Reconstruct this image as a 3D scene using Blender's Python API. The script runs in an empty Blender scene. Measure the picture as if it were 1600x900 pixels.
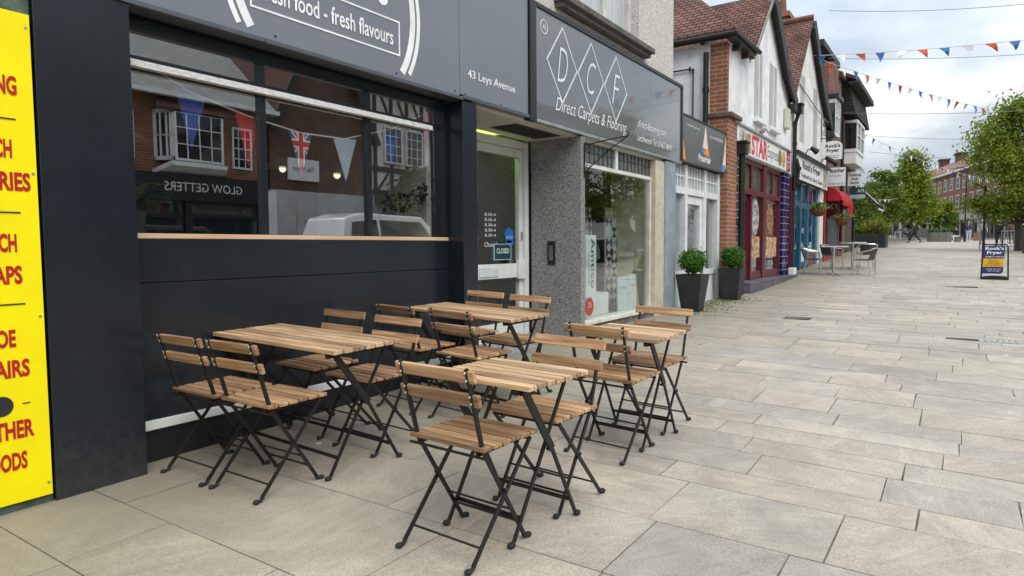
import bpy, bmesh, math, random
import numpy as np
from mathutils import Vector, Matrix, Euler
R = math.radians
random.seed(7)
scene = bpy.context.scene
COL = scene.collection
ORG = {}          # object -> world origin of its mesh space

# ------------------------------------------------------------------ ground
GK = [(-30,-.5),(0,.01),(2,.025),(3,.055),(4,.085),(5,.125),(6.5,.20),(9.5,.24),(12,.27),(14,.31),(17.6,.44),(22.3,.67),
      (28.7,1.0),(34,1.12),(50,1.22),(60,1.34),(68,1.48),(90,2.05),(120,2.6),(200,3.5),(400,5)]
def smooth(t):
    t = min(1, max(0, t)); return t*t*(3-2*t)
def G(x, y):
    z = float(np.interp(y, [k[0] for k in GK], [k[1] for k in GK]))
    return z - .02*min(4.5, max(0, x+3.5))*smooth((y-1.5)/2)

# ------------------------------------------------------------------ mesh builder
class MB:
    def __init__(s): s.v=[]; s.f=[]; s.m=[]
    def add(s, verts, faces, m=0):
        o=len(s.v); s.v += [tuple(v) for v in verts]
        s.f += [tuple(i+o for i in f) for f in faces]; s.m += [m]*len(faces); return s
    def box(s, x0,x1,y0,y1,z0,z1, m=0):
        x0,x1=min(x0,x1),max(x0,x1); y0,y1=min(y0,y1),max(y0,y1); z0,z1=min(z0,z1),max(z0,z1)
        v=[(x0,y0,z0),(x1,y0,z0),(x1,y1,z0),(x0,y1,z0),(x0,y0,z1),(x1,y0,z1),(x1,y1,z1),(x0,y1,z1)]
        return s.add(v,[(0,3,2,1),(4,5,6,7),(0,1,5,4),(1,2,6,5),(2,3,7,6),(3,0,4,7)],m)
    def quad(s, pts, m=0): return s.add(pts,[tuple(range(len(pts)))],m)
    def ext(s, poly, vec, m=0):
        n=len(poly); vec=Vector(vec); a=[Vector(p) for p in poly]
        nn=Vector((0,0,0))
        for i in range(n): nn+=a[i].cross(a[(i+1)%n])
        if nn.dot(vec)>0: a=a[::-1]
        b=[p+vec for p in a]
        f=[tuple(range(n)), tuple(range(2*n-1,n-1,-1))]
        for i in range(n):
            j=(i+1)%n; f.append((j,i,i+n,j+n))
        return s.add(a+b,f,m)
    def bar(s, p, q, w, t, up=(0,0,1), w2=None, m=0):
        p,q=Vector(p),Vector(q); d=(q-p).normalized(); u=Vector(up)
        if abs(d.dot(u))>.98: u=Vector((0,1,0))
        a=d.cross(u).normalized(); b=a.cross(d).normalized()
        w2=w if w2 is None else w2; v=[]
        for c,ww in ((p,w),(q,w2)):
            for i,j in ((-1,-1),(1,-1),(1,1),(-1,1)): v.append(c+a*i*ww/2+b*j*t/2)
        return s.add(v,[(0,1,2,3),(7,6,5,4),(1,0,4,5),(2,1,5,6),(3,2,6,7),(0,3,7,4)],m)
    def tube(s, pts, r, n=8, m=0, closed=False):
        pts=[Vector(p) for p in pts]; k=len(pts)
        rs=r if isinstance(r,(list,tuple)) else [r]*k
        o=len(s.v); ref=None
        for i,p in enumerate(pts):
            if closed: d=pts[(i+1)%k]-pts[i-1]
            else: d=pts[min(i+1,k-1)]-pts[max(i-1,0)]
            if d.length<1e-9: d=Vector((0,0,1))
            d.normalize()
            if ref is None: ref=Vector((0,0,1)) if abs(d.z)<.9 else Vector((1,0,0))
            a=(ref-d*ref.dot(d)).normalized(); b=d.cross(a); ref=a
            for j in range(n):
                t=2*math.pi*j/n; s.v.append(tuple(p+(a*math.cos(t)+b*math.sin(t))*rs[i]))
        for i in range(k if closed else k-1):
            for j in range(n):
                A=o+i*n; B=o+((i+1)%k)*n
                s.f.append((A+j,A+(j+1)%n,B+(j+1)%n,B+j)); s.m.append(m)
        if not closed:
            s.f.append(tuple(o+j for j in range(n-1,-1,-1))); s.m.append(m)
            s.f.append(tuple(o+(k-1)*n+j for j in range(n))); s.m.append(m)
        return s
    def lathe(s, prof, c=(0,0,0), n=16, m=0):
        return s.tube([(c[0],c[1],c[2]+z) for r,z in prof],[max(r,1e-4) for r,z in prof],n,m) if True else s
    def disc(s, c, r, th, axis='x', n=24, m=0, r2=None):
        c=Vector(c); pts=[]
        for i in range(n):
            t=2*math.pi*i/n; a,b=r*math.cos(t),(r2 or r)*math.sin(t)
            pts.append(c+Vector({'x':(0,a,b),'y':(a,0,b),'z':(a,b,0)}[axis]))
        return s.ext(pts,{'x':(th,0,0),'y':(0,th,0),'z':(0,0,th)}[axis],m)
    def blob(s, c, r, n=6, jit=0, m=0):
        bm=bmesh.new(); bmesh.ops.create_icosphere(bm,subdivisions=n,radius=1)
        r=(r,r,r) if not isinstance(r,(tuple,list)) else r
        v=[Vector((c[0]+p.co.x*r[0]*(1+random.uniform(-jit,jit)),c[1]+p.co.y*r[1]*(1+random.uniform(-jit,jit)),c[2]+p.co.z*r[2]*(1+random.uniform(-jit,jit)))) for p in bm.verts]
        bm.verts.index_update(); f=[tuple(q.index for q in x.verts) for x in bm.faces]; bm.free()
        return s.add(v,f,m)
    def build(s, name, mats, parent=None, org=None, smooth=False, bevel=0, tone=None):
        if parent is not None: o=ORG[parent.name]
        elif org is not None: o=Vector(org)
        else:
            a=np.array(s.v); o=Vector(((a[:,0].min()+a[:,0].max())/2,(a[:,1].min()+a[:,1].max())/2,a[:,2].min()))
        me=bpy.data.meshes.new(name)
        me.from_pydata([(v[0]-o.x,v[1]-o.y,v[2]-o.z) for v in s.v],[],s.f)
        mats=mats if isinstance(mats,(list,tuple)) else [mats]
        for mm in mats: me.materials.append(mm)
        if len(mats)>1: me.polygons.foreach_set('material_index',s.m)
        if smooth: me.polygons.foreach_set('use_smooth',[True]*len(s.f))
        if tone is not None:
            at=me.attributes.new('tone','FLOAT','FACE'); at.data.foreach_set('value',tone)
        ob=bpy.data.objects.new(name,me); COL.objects.link(ob)
        if parent is not None: ob.parent=parent
        else: ob.location=o
        ORG[ob.name]=o.copy()
        if bevel:
            b=ob.modifiers.new('bevel','BEVEL'); b.width=bevel; b.segments=2; b.limit_method='ANGLE'; b.angle_limit=R(40)
        if smooth:
            try: me.set_sharp_from_angle(angle=R(40))
            except Exception: pass
        return ob

def tag(o, label=None, cat=None, group=None, kind=None):
    if label: o['label']=label
    if cat: o['category']=cat
    if group: o['group']=group
    if kind: o['kind']=kind
    return o
def thing(name, loc, label, cat, group=None, rz=0):
    o=bpy.data.objects.new(name,None); COL.objects.link(o); o.empty_display_size=.2
    o.location=loc; o.rotation_euler=(0,0,rz); ORG[o.name]=Vector(loc)
    return tag(o,label,cat,group)
def copy_tree(o, parent=None):
    c=o.copy(); COL.objects.link(c); ORG[c.name]=ORG[o.name].copy()
    if parent is not None: c.parent=parent
    for ch in [x for x in o.children]: copy_tree(ch,c)
    return c

# ------------------------------------------------------------------ materials
MC={}
def nodes(name):
    m=bpy.data.materials.new(name); m.use_nodes=True
    nt=m.node_tree; b=nt.nodes.get('Principled BSDF'); return m,nt,b,nt.nodes.new,nt.links.new
def c4(c): return (c[0],c[1],c[2],1)
def M(name, col, rough=.6, metal=0, spec=.5, col2=None, scale=6, bump=0, bscale=60, stretch=(1,1,1), coat=0, detail=6, lo=.35, hi=.65, rvar=0):
    if name in MC: return MC[name]
    m,nt,b,N,L=nodes(name)
    b.inputs['Roughness'].default_value=rough; b.inputs['Metallic'].default_value=metal
    b.inputs['Specular IOR Level'].default_value=spec; b.inputs['Coat Weight'].default_value=coat
    b.inputs['Coat Roughness'].default_value=.04
    col2=col2 or tuple(c*.8 for c in col)
    tc=N('ShaderNodeTexCoord'); mp=N('ShaderNodeMapping'); mp.inputs['Scale'].default_value=stretch
    L(tc.outputs['Object'],mp.inputs['Vector'])
    n=N('ShaderNodeTexNoise'); n.inputs['Scale'].default_value=scale; n.inputs['Detail'].default_value=detail; n.inputs['Roughness'].default_value=.6
    L(mp.outputs[0],n.inputs['Vector'])
    r=N('ShaderNodeValToRGB'); r.color_ramp.elements[0].position=lo; r.color_ramp.elements[1].position=hi
    r.color_ramp.elements[0].color=c4(col2); r.color_ramp.elements[1].color=c4(col)
    L(n.outputs['Fac'],r.inputs[0]); L(r.outputs[0],b.inputs['Base Color'])
    if rvar:
        mr=N('ShaderNodeMapRange'); mr.inputs[3].default_value=rough-rvar; mr.inputs[4].default_value=rough+rvar
        L(n.outputs['Fac'],mr.inputs[0]); L(mr.outputs[0],b.inputs['Roughness'])
    if bump:
        n2=N('ShaderNodeTexNoise'); n2.inputs['Scale'].default_value=bscale; n2.inputs['Detail'].default_value=4
        L(mp.outputs[0],n2.inputs['Vector'])
        bp=N('ShaderNodeBump'); bp.inputs['Strength'].default_value=bump; bp.inputs['Distance'].default_value=.02
        L(n2.outputs['Fac'],bp.inputs['Height']); L(bp.outputs[0],b.inputs['Normal'])
    MC[name]=m; return m
def BR(name, c1, c2, mortar, w=.225, h=.075, mort=.012, mode='wall', rough=.85, bump=.5, dirt=.35):
    """brick / tile courses; mode wall: (x+y, z); roof_x: courses run along x; roof_y: along y"""
    if name in MC: return MC[name]
    m,nt,b,N,L=nodes(name); b.inputs['Roughness'].default_value=rough; b.inputs['Specular IOR Level'].default_value=.3
    tc=N('ShaderNodeTexCoord'); sp=N('ShaderNodeSeparateXYZ'); L(tc.outputs['Object'],sp.inputs[0])
    cb=N('ShaderNodeCombineXYZ')
    if mode=='wall':
        a=N('ShaderNodeMath'); L(sp.outputs[0],a.inputs[0]); L(sp.outputs[1],a.inputs[1]); L(a.outputs[0],cb.inputs[0])
    else: L(sp.outputs[0 if mode=='roof_x' else 1],cb.inputs[0])
    L(sp.outputs[2],cb.inputs[1])
    bt=N('ShaderNodeTexBrick'); bt.inputs['Scale'].default_value=1; bt.inputs['Brick Width'].default_value=w; bt.inputs['Row Height'].default_value=h
    bt.inputs['Mortar Size'].default_value=mort; bt.inputs['Mortar Smooth'].default_value=.3; bt.inputs['Bias'].default_value=-.1
    bt.inputs['Color1'].default_value=c4(c1); bt.inputs['Color2'].default_value=c4(c2); bt.inputs['Mortar'].default_value=c4(mortar)
    L(cb.outputs[0],bt.inputs['Vector'])
    n=N('ShaderNodeTexNoise'); n.inputs['Scale'].default_value=2.2; n.inputs['Detail'].default_value=8; L(tc.outputs['Object'],n.inputs['Vector'])
    mr=N('ShaderNodeMapRange'); mr.inputs[1].default_value=.3; mr.inputs[2].default_value=.7; mr.inputs[3].default_value=1-dirt; mr.inputs[4].default_value=1.1
    L(n.outputs['Fac'],mr.inputs[0])
    mx=N('ShaderNodeMix'); mx.data_type='RGBA'; mx.blend_type='MULTIPLY'; mx.inputs[0].default_value=1
    L(bt.outputs['Color'],mx.inputs[6]); L(mr.outputs[0],mx.inputs[7]); L(mx.outputs[2],b.inputs['Base Color'])
    bp=N('ShaderNodeBump'); bp.inputs['Strength'].default_value=bump; bp.inputs['Distance'].default_value=.02; bp.invert=True
    L(bt.outputs['Fac'],bp.inputs['Height']); L(bp.outputs[0],b.inputs['Normal'])
    MC[name]=m; return m
def GLASS(name, base=.12, k=1.2, tint=(.8,.85,.83), rough=0.0, gcol=(1,1,1)):
    if name in MC: return MC[name]
    m,nt,b,N,L=nodes(name); nt.nodes.remove(b); out=nt.nodes.get('Material Output')
    t=N('ShaderNodeBsdfTransparent'); t.inputs[0].default_value=c4(tint)
    g=N('ShaderNodeBsdfGlossy'); g.inputs['Roughness'].default_value=rough; g.inputs[0].default_value=c4(gcol)
    tc=N('ShaderNodeTexCoord'); n=N('ShaderNodeTexNoise'); n.inputs['Scale'].default_value=1.4; n.inputs['Detail'].default_value=1
    L(tc.outputs['Object'],n.inputs['Vector'])
    bp=N('ShaderNodeBump'); bp.inputs['Strength'].default_value=.02; bp.inputs['Distance'].default_value=.02; L(n.outputs['Fac'],bp.inputs['Height']); L(bp.outputs[0],g.inputs['Normal'])
    f=N('ShaderNodeFresnel'); f.inputs[0].default_value=1.5
    ma=N('ShaderNodeMath'); ma.operation='MULTIPLY_ADD'; ma.use_clamp=True; ma.inputs[1].default_value=k; ma.inputs[2].default_value=base
    L(f.outputs[0],ma.inputs[0])
    ge=N('ShaderNodeNewGeometry'); iv=N('ShaderNodeMath'); iv.operation='SUBTRACT'; iv.inputs[0].default_value=1; L(ge.outputs['Backfacing'],iv.inputs[1])
    mb_=N('ShaderNodeMath'); mb_.operation='MULTIPLY'; L(ma.outputs[0],mb_.inputs[0]); L(iv.outputs[0],mb_.inputs[1])
    mx=N('ShaderNodeMixShader'); L(mb_.outputs[0],mx.inputs[0]); L(t.outputs[0],mx.inputs[1]); L(g.outputs[0],mx.inputs[2]); L(mx.outputs[0],out.inputs[0])
    MC[name]=m; return m
def EM(name, col, s):
    if name in MC: return MC[name]
    m,nt,b,N,L=nodes(name); b.inputs['Base Color'].default_value=c4(col); b.inputs['Emission Color'].default_value=c4(col); b.inputs['Emission Strength'].default_value=s
    MC[name]=m; return m
def WOOD(name, c1, c2, c3):
    m,nt,b,N,L=nodes(name); b.inputs['Roughness'].default_value=.55; b.inputs['Specular IOR Level'].default_value=.35
    tc=N('ShaderNodeTexCoord'); oi=N('ShaderNodeObjectInfo'); at=N('ShaderNodeAttribute'); at.attribute_name='tone'
    ad=N('ShaderNodeMath'); ad.operation='MULTIPLY_ADD'; ad.inputs[1].default_value=37; L(at.outputs['Fac'],ad.inputs[0]); L(oi.outputs['Random'],ad.inputs[2])
    ml=N('ShaderNodeMath'); ml.operation='MULTIPLY'; ml.inputs[1].default_value=13; L(oi.outputs['Random'],ml.inputs[0])
    a2=N('ShaderNodeMath'); L(ml.outputs[0],a2.inputs[0]); L(ad.outputs[0],a2.inputs[1])
    n=N('ShaderNodeTexNoise'); n.noise_dimensions='4D'; n.inputs['Scale'].default_value=9; n.inputs['Detail'].default_value=7; n.inputs['Distortion'].default_value=.6
    mp=N('ShaderNodeMapping'); mp.inputs['Scale'].default_value=(.35,7,7); L(tc.outputs['Object'],mp.inputs[0]); L(mp.outputs[0],n.inputs['Vector']); L(a2.outputs[0],n.inputs['W'])
    r=N('ShaderNodeValToRGB'); e=r.color_ramp.elements; e[0].position=.3; e[0].color=c4(c1); e[1].position=.72; e[1].color=c4(c3)
    x=e.new(.5); x.color=c4(c2); L(n.outputs['Fac'],r.inputs[0])
    fr=N('ShaderNodeMath'); fr.operation='FRACT'; mm=N('ShaderNodeMath'); mm.operation='MULTIPLY_ADD'; mm.inputs[1].default_value=7.31
    L(at.outputs['Fac'],mm.inputs[0]); L(ml.outputs[0],mm.inputs[2]); L(mm.outputs[0],fr.inputs[0])
    mr=N('ShaderNodeMapRange'); mr.inputs[3].default_value=.58; mr.inputs[4].default_value=1.35; L(fr.outputs[0],mr.inputs[0])
    mx=N('ShaderNodeMix'); mx.data_type='RGBA'; mx.blend_type='MULTIPLY'; mx.inputs[0].default_value=1; L(r.outputs[0],mx.inputs[6]); L(mr.outputs[0],mx.inputs[7])
    L(mx.outputs[2],b.inputs['Base Color'])
    bp=N('ShaderNodeBump'); bp.inputs['Strength'].default_value=.25; bp.inputs['Distance'].default_value=.004; L(n.outputs['Fac'],bp.inputs['Height']); L(bp.outputs[0],b.inputs['Normal'])
    MC[name]=m; return m
def LEAF(name, c1, c2, c3):
    if name in MC: return MC[name]
    m,nt,b,N,L=nodes(name); b.inputs['Roughness'].default_value=.5; b.inputs['Specular IOR Level'].default_value=.3
    at=N('ShaderNodeAttribute'); at.attribute_name='tone'
    r=N('ShaderNodeValToRGB'); e=r.color_ramp.elements; e[0].position=0; e[0].color=c4(c1); e[1].position=1; e[1].color=c4(c3); x=e.new(.5); x.color=c4(c2)
    L(at.outputs['Fac'],r.inputs[0]); L(r.outputs[0],b.inputs['Base Color'])
    t=N('ShaderNodeBsdfTranslucent'); L(r.outputs[0],t.inputs[0])
    mx=N('ShaderNodeMixShader'); mx.inputs[0].default_value=.5; out=nt.nodes.get('Material Output')
    L(b.outputs[0],mx.inputs[1]); L(t.outputs[0],mx.inputs[2]); L(mx.outputs[0],out.inputs[0])
    MC[name]=m; return m

BLACK=M('black paint',(.012,.013,.015),.45,0,.5,(.008,.009,.01),8)
BLACKMETAL=M('black powder coated steel',(.008,.0075,.007),.45,0,.4,(.013,.012,.011),30,bump=.1,bscale=200)
ANTH=M('anthracite cladding',(.0105,.0145,.0205),.25,0,.5,(.0085,.012,.017),2.5,rvar=.09)
def dust(m):
    # pale dust and dried splashes low on the panels
    nt=m.node_tree; N=nt.nodes.new; L=nt.links.new; b=nt.nodes['Principled BSDF']; src=b.inputs['Base Color'].links[0].from_socket
    tc=N('ShaderNodeTexCoord'); sp=N('ShaderNodeSeparateXYZ'); L(tc.outputs['Object'],sp.inputs[0])
    n=N('ShaderNodeTexNoise'); n.inputs['Scale'].default_value=14; n.inputs['Detail'].default_value=9; n.inputs['Roughness'].default_value=.75; L(tc.outputs['Object'],n.inputs['Vector'])
    a=N('ShaderNodeMath'); a.operation='MULTIPLY_ADD'; a.inputs[1].default_value=-1.1; L(sp.outputs[2],a.inputs[0]); L(n.outputs['Fac'],a.inputs[2])
    r=N('ShaderNodeMapRange'); r.inputs[1].default_value=.18; r.inputs[2].default_value=.62; r.inputs[4].default_value=.42; L(a.outputs[0],r.inputs[0])
    x=N('ShaderNodeMix'); x.data_type='RGBA'; L(r.outputs[0],x.inputs[0]); L(src,x.inputs[6]); x.inputs[7].default_value=(.085,.078,.066,1); L(x.outputs[2],b.inputs['Base Color'])
dust(ANTH)
ANTHSIGN=M('anthracite sign sheet',(.165,.18,.205),.40,0,.5,(.15,.165,.19),.8,rvar=.04)
WHITE=M('white paint',(.78,.79,.79),.45,0,.5,(.66,.67,.66),3)
WHITEV=M('white vinyl lettering',(.85,.86,.86),.5)
ALU=M('brushed aluminium',(.62,.63,.63),.35,.85,.5,(.42,.43,.43),7,stretch=(1,1,12),rvar=.1)
UPVC=M('white upvc',(.72,.73,.72),.35,0,.5,(.6,.62,.6),4)
YELLOW=M('yellow enamel sheet',(.90,.77,.001),.5,0,.2,(.84,.69,.004),4)
REDINK=M('red lettering',(.47,.014,.014),.5,0,.3,(.40,.012,.012),30)
GREENWALL=M('mouldy green render',(.12,.155,.13),.9,0,.2,(.035,.045,.03),5,bump=.4,bscale=40,lo=.4,hi=.62)
GLASSCAFE=GLASS('cafe window glass',.30,1.3,(.95,.96,.95))
GLASSW=GLASS('shop window glass',.14,1.2,(.93,.97,.95))
PANE=M('dark window pane',(.02,.024,.028),.04,0,.8)
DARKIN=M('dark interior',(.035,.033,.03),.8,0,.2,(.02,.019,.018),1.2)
PLASTER=M('old white plaster',(.60,.59,.55),.9,0,.2,(.45,.44,.40),2,bump=.15)

# ------------------------------------------------------------------ text (built-in font turned into mesh)
def text(name, s, mat, c, w, h, parent=None, facing='+x', bold=0, shear=0, th=.004, sp=1.0, lines=1.0):
    cu=bpy.data.curves.new('tmp','FONT'); cu.body=s; cu.size=1; cu.offset=bold; cu.shear=shear; cu.space_character=sp; cu.space_line=lines
    cu.align_x='CENTER'; cu.resolution_u=3
    ob=bpy.data.objects.new('tmp',cu); COL.objects.link(ob)
    dg=bpy.context.evaluated_depsgraph_get(); dg.update()
    me=bpy.data.meshes.new_from_object(ob.evaluated_get(dg)); bpy.data.objects.remove(ob); bpy.data.curves.remove(cu)
    co=np.array([v.co for v in me.vertices]); lo,hi=co.min(0),co.max(0)
    sx=w/(hi[0]-lo[0]); sy=(h/(hi[1]-lo[1])) if h else sx
    c=Vector(c); o=ORG[parent.name] if parent is not None else c
    out=[]
    for v in co:
        u=(v[0]-(lo[0]+hi[0])/2)*sx; t=(v[1]-(lo[1]+hi[1])/2)*sy
        if facing=='+x': p=Vector((c.x,c.y+u,c.z+t))
        elif facing=='-x': p=Vector((c.x,c.y-u,c.z+t))
        elif facing=='-y': p=Vector((c.x+u,c.y,c.z+t))
        out.append(p-o)
    for v,p in zip(me.vertices,out): v.co=p
    me.materials.clear(); me.materials.append(mat); me.name=name
    for pl in me.polygons: pl.material_index=0
    ob=bpy.data.objects.new(name,me); COL.objects.link(ob); ORG[ob.name]=o.copy()
    if parent is not None: ob.parent=parent
    else: ob.location=o
    return ob
SKYSEED=25.1; EXPO=1.25
# ------------------------------------------------------------------ setting: ground and paving
def make_ground():
    xs=[-400,-120,-60,-30,-12,-8,-5,-4,-3.5,-2.5,-1.5,-.5,.5,1.5,3,5,8,12,30,60,120,400]
    ys=[-300,-60,-30,-10,-4]+[i*.5 for i in range(0,61)]+[32,34,38,42,46,50,55,60,64,68,75,82,90,100,110,120,140,170,200,300,400,900]
    v=[(x,y,G(x,y)-.006) for y in ys for x in xs]; n=len(xs); f=[]
    for j in range(len(ys)-1):
        for i in range(n-1): a=j*n+i; f.append((a,a+1,a+n+1,a+n))
    mb=MB(); mb.add(v,f)
    m=M('joint sand',(.27,.245,.20),.95,0,.1,(.06,.055,.045),3,bump=.2)
    return tag(mb.build('ground',m,org=(0,0,0)),kind='structure')
make_ground()
def paving_mat():
    m,nt,b,N,L=nodes('riven sandstone'); b.inputs['Specular IOR Level'].default_value=.3
    tc=N('ShaderNodeTexCoord'); at=N('ShaderNodeAttribute'); at.attribute_name='tone'
    r=N('ShaderNodeValToRGB'); e=r.color_ramp.elements
    stops=[(0,(.36,.328,.276)),(.2,(.42,.37,.296)),(.4,(.385,.345,.286)),(.55,(.42,.366,.297)),(.7,(.375,.347,.305)),(.85,(.475,.418,.345)),(1,(.335,.30,.258))]
    e[0].position=0; e[0].color=c4(stops[0][1]); e[1].position=1; e[1].color=c4(stops[-1][1])
    for p,c in stops[1:-1]: x=e.new(p); x.color=c4(c)
    L(at.outputs['Fac'],r.inputs[0])
    w=N('ShaderNodeMath'); w.operation='MULTIPLY'; w.inputs[1].default_value=91; L(at.outputs['Fac'],w.inputs[0])
    n=N('ShaderNodeTexNoise'); n.noise_dimensions='4D'; n.inputs['Scale'].default_value=1.7; n.inputs['Detail'].default_value=7; n.inputs['Roughness'].default_value=.62; n.inputs['Distortion'].default_value=1.6
    L(tc.outputs['Object'],n.inputs['Vector']); L(w.outputs[0],n.inputs['W'])
    mr=N('ShaderNodeMapRange'); mr.inputs[1].default_value=.3; mr.inputs[2].default_value=.7; mr.inputs[3].default_value=.76; mr.inputs[4].default_value=1.13; L(n.outputs['Fac'],mr.inputs[0])
    g=N('ShaderNodeTexNoise'); g.inputs['Scale'].default_value=130; g.inputs['Detail'].default_value=3; L(tc.outputs['Object'],g.inputs['Vector'])
    gm=N('ShaderNodeMapRange'); gm.inputs[1].default_value=.3; gm.inputs[2].default_value=.7; gm.inputs[3].default_value=.74; gm.inputs[4].default_value=1.2; L(g.outputs['Fac'],gm.inputs[0])
    # rust / buff bloom inside some slabs
    h=N('ShaderNodeTexNoise'); h.noise_dimensions='4D'; h.inputs['Scale'].default_value=1.1; h.inputs['Detail'].default_value=4; L(tc.outputs['Object'],h.inputs['Vector']); L(w.outputs[0],h.inputs['W'])
    hr=N('ShaderNodeMapRange'); hr.inputs[1].default_value=.52; hr.inputs[2].default_value=.72; hr.inputs[4].default_value=.35; L(h.outputs['Fac'],hr.inputs[0])
    hx=N('ShaderNodeMix'); hx.data_type='RGBA'; L(hr.outputs[0],hx.inputs[0]); L(r.outputs[0],hx.inputs[6]); hx.inputs[7].default_value=(.47,.395,.31,1)
    m1=N('ShaderNodeMix'); m1.data_type='RGBA'; m1.blend_type='MULTIPLY'; m1.inputs[0].default_value=1; L(hx.outputs[2],m1.inputs[6]); L(mr.outputs[0],m1.inputs[7])
    # riven streaks: stretched grain whose direction differs from slab to slab
    rv=N('ShaderNodeVectorRotate'); rv.rotation_type='Z_AXIS'; L(tc.outputs['Object'],rv.inputs['Vector']); ra=N('ShaderNodeMath'); ra.operation='MULTIPLY'; ra.inputs[1].default_value=57; L(at.outputs['Fac'],ra.inputs[0]); L(ra.outputs[0],rv.inputs['Angle'])
    rm=N('ShaderNodeMapping'); rm.inputs['Scale'].default_value=(1,4.5,1); L(rv.outputs[0],rm.inputs['Vector'])
    rn_=N('ShaderNodeTexNoise'); rn_.inputs['Scale'].default_value=3.2; rn_.inputs['Detail'].default_value=9; rn_.inputs['Roughness'].default_value=.68; rn_.inputs['Distortion'].default_value=1.0; L(rm.outputs[0],rn_.inputs['Vector'])
    rr_=N('ShaderNodeMapRange'); rr_.inputs[1].default_value=.32; rr_.inputs[2].default_value=.68; rr_.inputs[3].default_value=.87; rr_.inputs[4].default_value=1.10; L(rn_.outputs['Fac'],rr_.inputs[0])
    mq=N('ShaderNodeMix'); mq.data_type='RGBA'; mq.blend_type='MULTIPLY'; mq.inputs[0].default_value=1; L(m1.outputs[2],mq.inputs[6]); L(rr_.outputs[0],mq.inputs[7]); m1=mq
    m2=N('ShaderNodeMix'); m2.data_type='RGBA'; m2.blend_type='MULTIPLY'; m2.inputs[0].default_value=1; L(m1.outputs[2],m2.inputs[6]); L(gm.outputs[0],m2.inputs[7])
    # worn dirt, larger than a slab
    d=N('ShaderNodeTexNoise'); d.inputs['Scale'].default_value=.45; d.inputs['Detail'].default_value=5; L(tc.outputs['Object'],d.inputs['Vector'])
    dm=N('ShaderNodeMapRange'); dm.inputs[1].default_value=.35; dm.inputs[2].default_value=.65; dm.inputs[3].default_value=.86; dm.inputs[4].default_value=1.08; L(d.outputs['Fac'],dm.inputs[0])
    m3=N('ShaderNodeMix'); m3.data_type='RGBA'; m3.blend_type='MULTIPLY'; m3.inputs[0].default_value=1; L(m2.outputs[2],m3.inputs[6]); L(dm.outputs[0],m3.inputs[7])
    # trodden chewing gum
    vo=N('ShaderNodeTexVoronoi'); vo.inputs['Scale'].default_value=2.3; L(tc.outputs['Object'],vo.inputs['Vector'])
    sc=N('ShaderNodeSeparateColor'); L(vo.outputs['Color'],sc.inputs[0])
    th=N('ShaderNodeMath'); th.operation='MULTIPLY'; th.inputs[1].default_value=.075; L(sc.outputs[0],th.inputs[0])
    lt=N('ShaderNodeMath'); lt.operation='LESS_THAN'; L(vo.outputs['Distance'],lt.inputs[0]); L(th.outputs[0],lt.inputs[1])
    g2=N('ShaderNodeMath'); g2.operation='GREATER_THAN'; g2.inputs[1].default_value=.45; L(sc.outputs[1],g2.inputs[0])
    an=N('ShaderNodeMath'); an.operation='MULTIPLY'; L(lt.outputs[0],an.inputs[0]); L(g2.outputs[0],an.inputs[1])
    # grime towards the buildings, with part of their shade painted into the colour
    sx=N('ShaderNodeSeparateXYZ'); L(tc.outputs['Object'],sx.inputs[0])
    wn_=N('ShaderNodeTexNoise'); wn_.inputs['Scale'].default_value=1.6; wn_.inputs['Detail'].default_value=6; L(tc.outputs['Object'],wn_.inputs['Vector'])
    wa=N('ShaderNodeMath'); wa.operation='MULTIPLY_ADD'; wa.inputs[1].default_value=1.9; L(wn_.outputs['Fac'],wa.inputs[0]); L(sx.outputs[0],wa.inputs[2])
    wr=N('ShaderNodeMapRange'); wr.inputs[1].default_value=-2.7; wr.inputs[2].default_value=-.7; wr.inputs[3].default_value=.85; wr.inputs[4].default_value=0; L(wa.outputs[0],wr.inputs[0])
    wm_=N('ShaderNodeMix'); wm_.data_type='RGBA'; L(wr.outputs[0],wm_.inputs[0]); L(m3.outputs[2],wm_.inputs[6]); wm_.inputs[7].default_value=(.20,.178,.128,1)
    # dark drips and old drink stains
    st_=N('ShaderNodeTexNoise'); st_.inputs['Scale'].default_value=2.6; st_.inputs['Detail'].default_value=8; st_.inputs['Roughness'].default_value=.7; L(tc.outputs['Object'],st_.inputs['Vector'])
    sr_=N('ShaderNodeMapRange'); sr_.inputs[1].default_value=.60; sr_.inputs[2].default_value=.70; sr_.inputs[4].default_value=.35; L(st_.outputs['Fac'],sr_.inputs[0])
    sm_=N('ShaderNodeMix'); sm_.data_type='RGBA'; L(sr_.outputs[0],sm_.inputs[0]); L(wm_.outputs[2],sm_.inputs[6]); sm_.inputs[7].default_value=(.20,.185,.155,1)
    m3=sm_
    gx=N('ShaderNodeMix'); gx.data_type='RGBA'; L(an.outputs[0],gx.inputs[0]); L(m3.outputs[2],gx.inputs[6]); gx.inputs[7].default_value=(.62,.60,.54,1)
    v2=N('ShaderNodeTexVoronoi'); v2.inputs['Scale'].default_value=3.1; L(tc.outputs['Object'],v2.inputs['Vector']); s2=N('ShaderNodeSeparateColor'); L(v2.outputs['Color'],s2.inputs[0])
    t2=N('ShaderNodeMath'); t2.operation='MULTIPLY'; t2.inputs[1].default_value=.085; L(s2.outputs[2],t2.inputs[0]); l2=N('ShaderNodeMath'); l2.operation='LESS_THAN'; L(v2.outputs['Distance'],l2.inputs[0]); L(t2.outputs[0],l2.inputs[1])
    f2=N('ShaderNodeMath'); f2.operation='MULTIPLY'; f2.inputs[1].default_value=.55; L(l2.outputs[0],f2.inputs[0])
    gd=N('ShaderNodeMix'); gd.data_type='RGBA'; L(f2.outputs[0],gd.inputs[0]); L(gx.outputs[2],gd.inputs[6]); gd.inputs[7].default_value=(.17,.155,.135,1)
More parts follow.
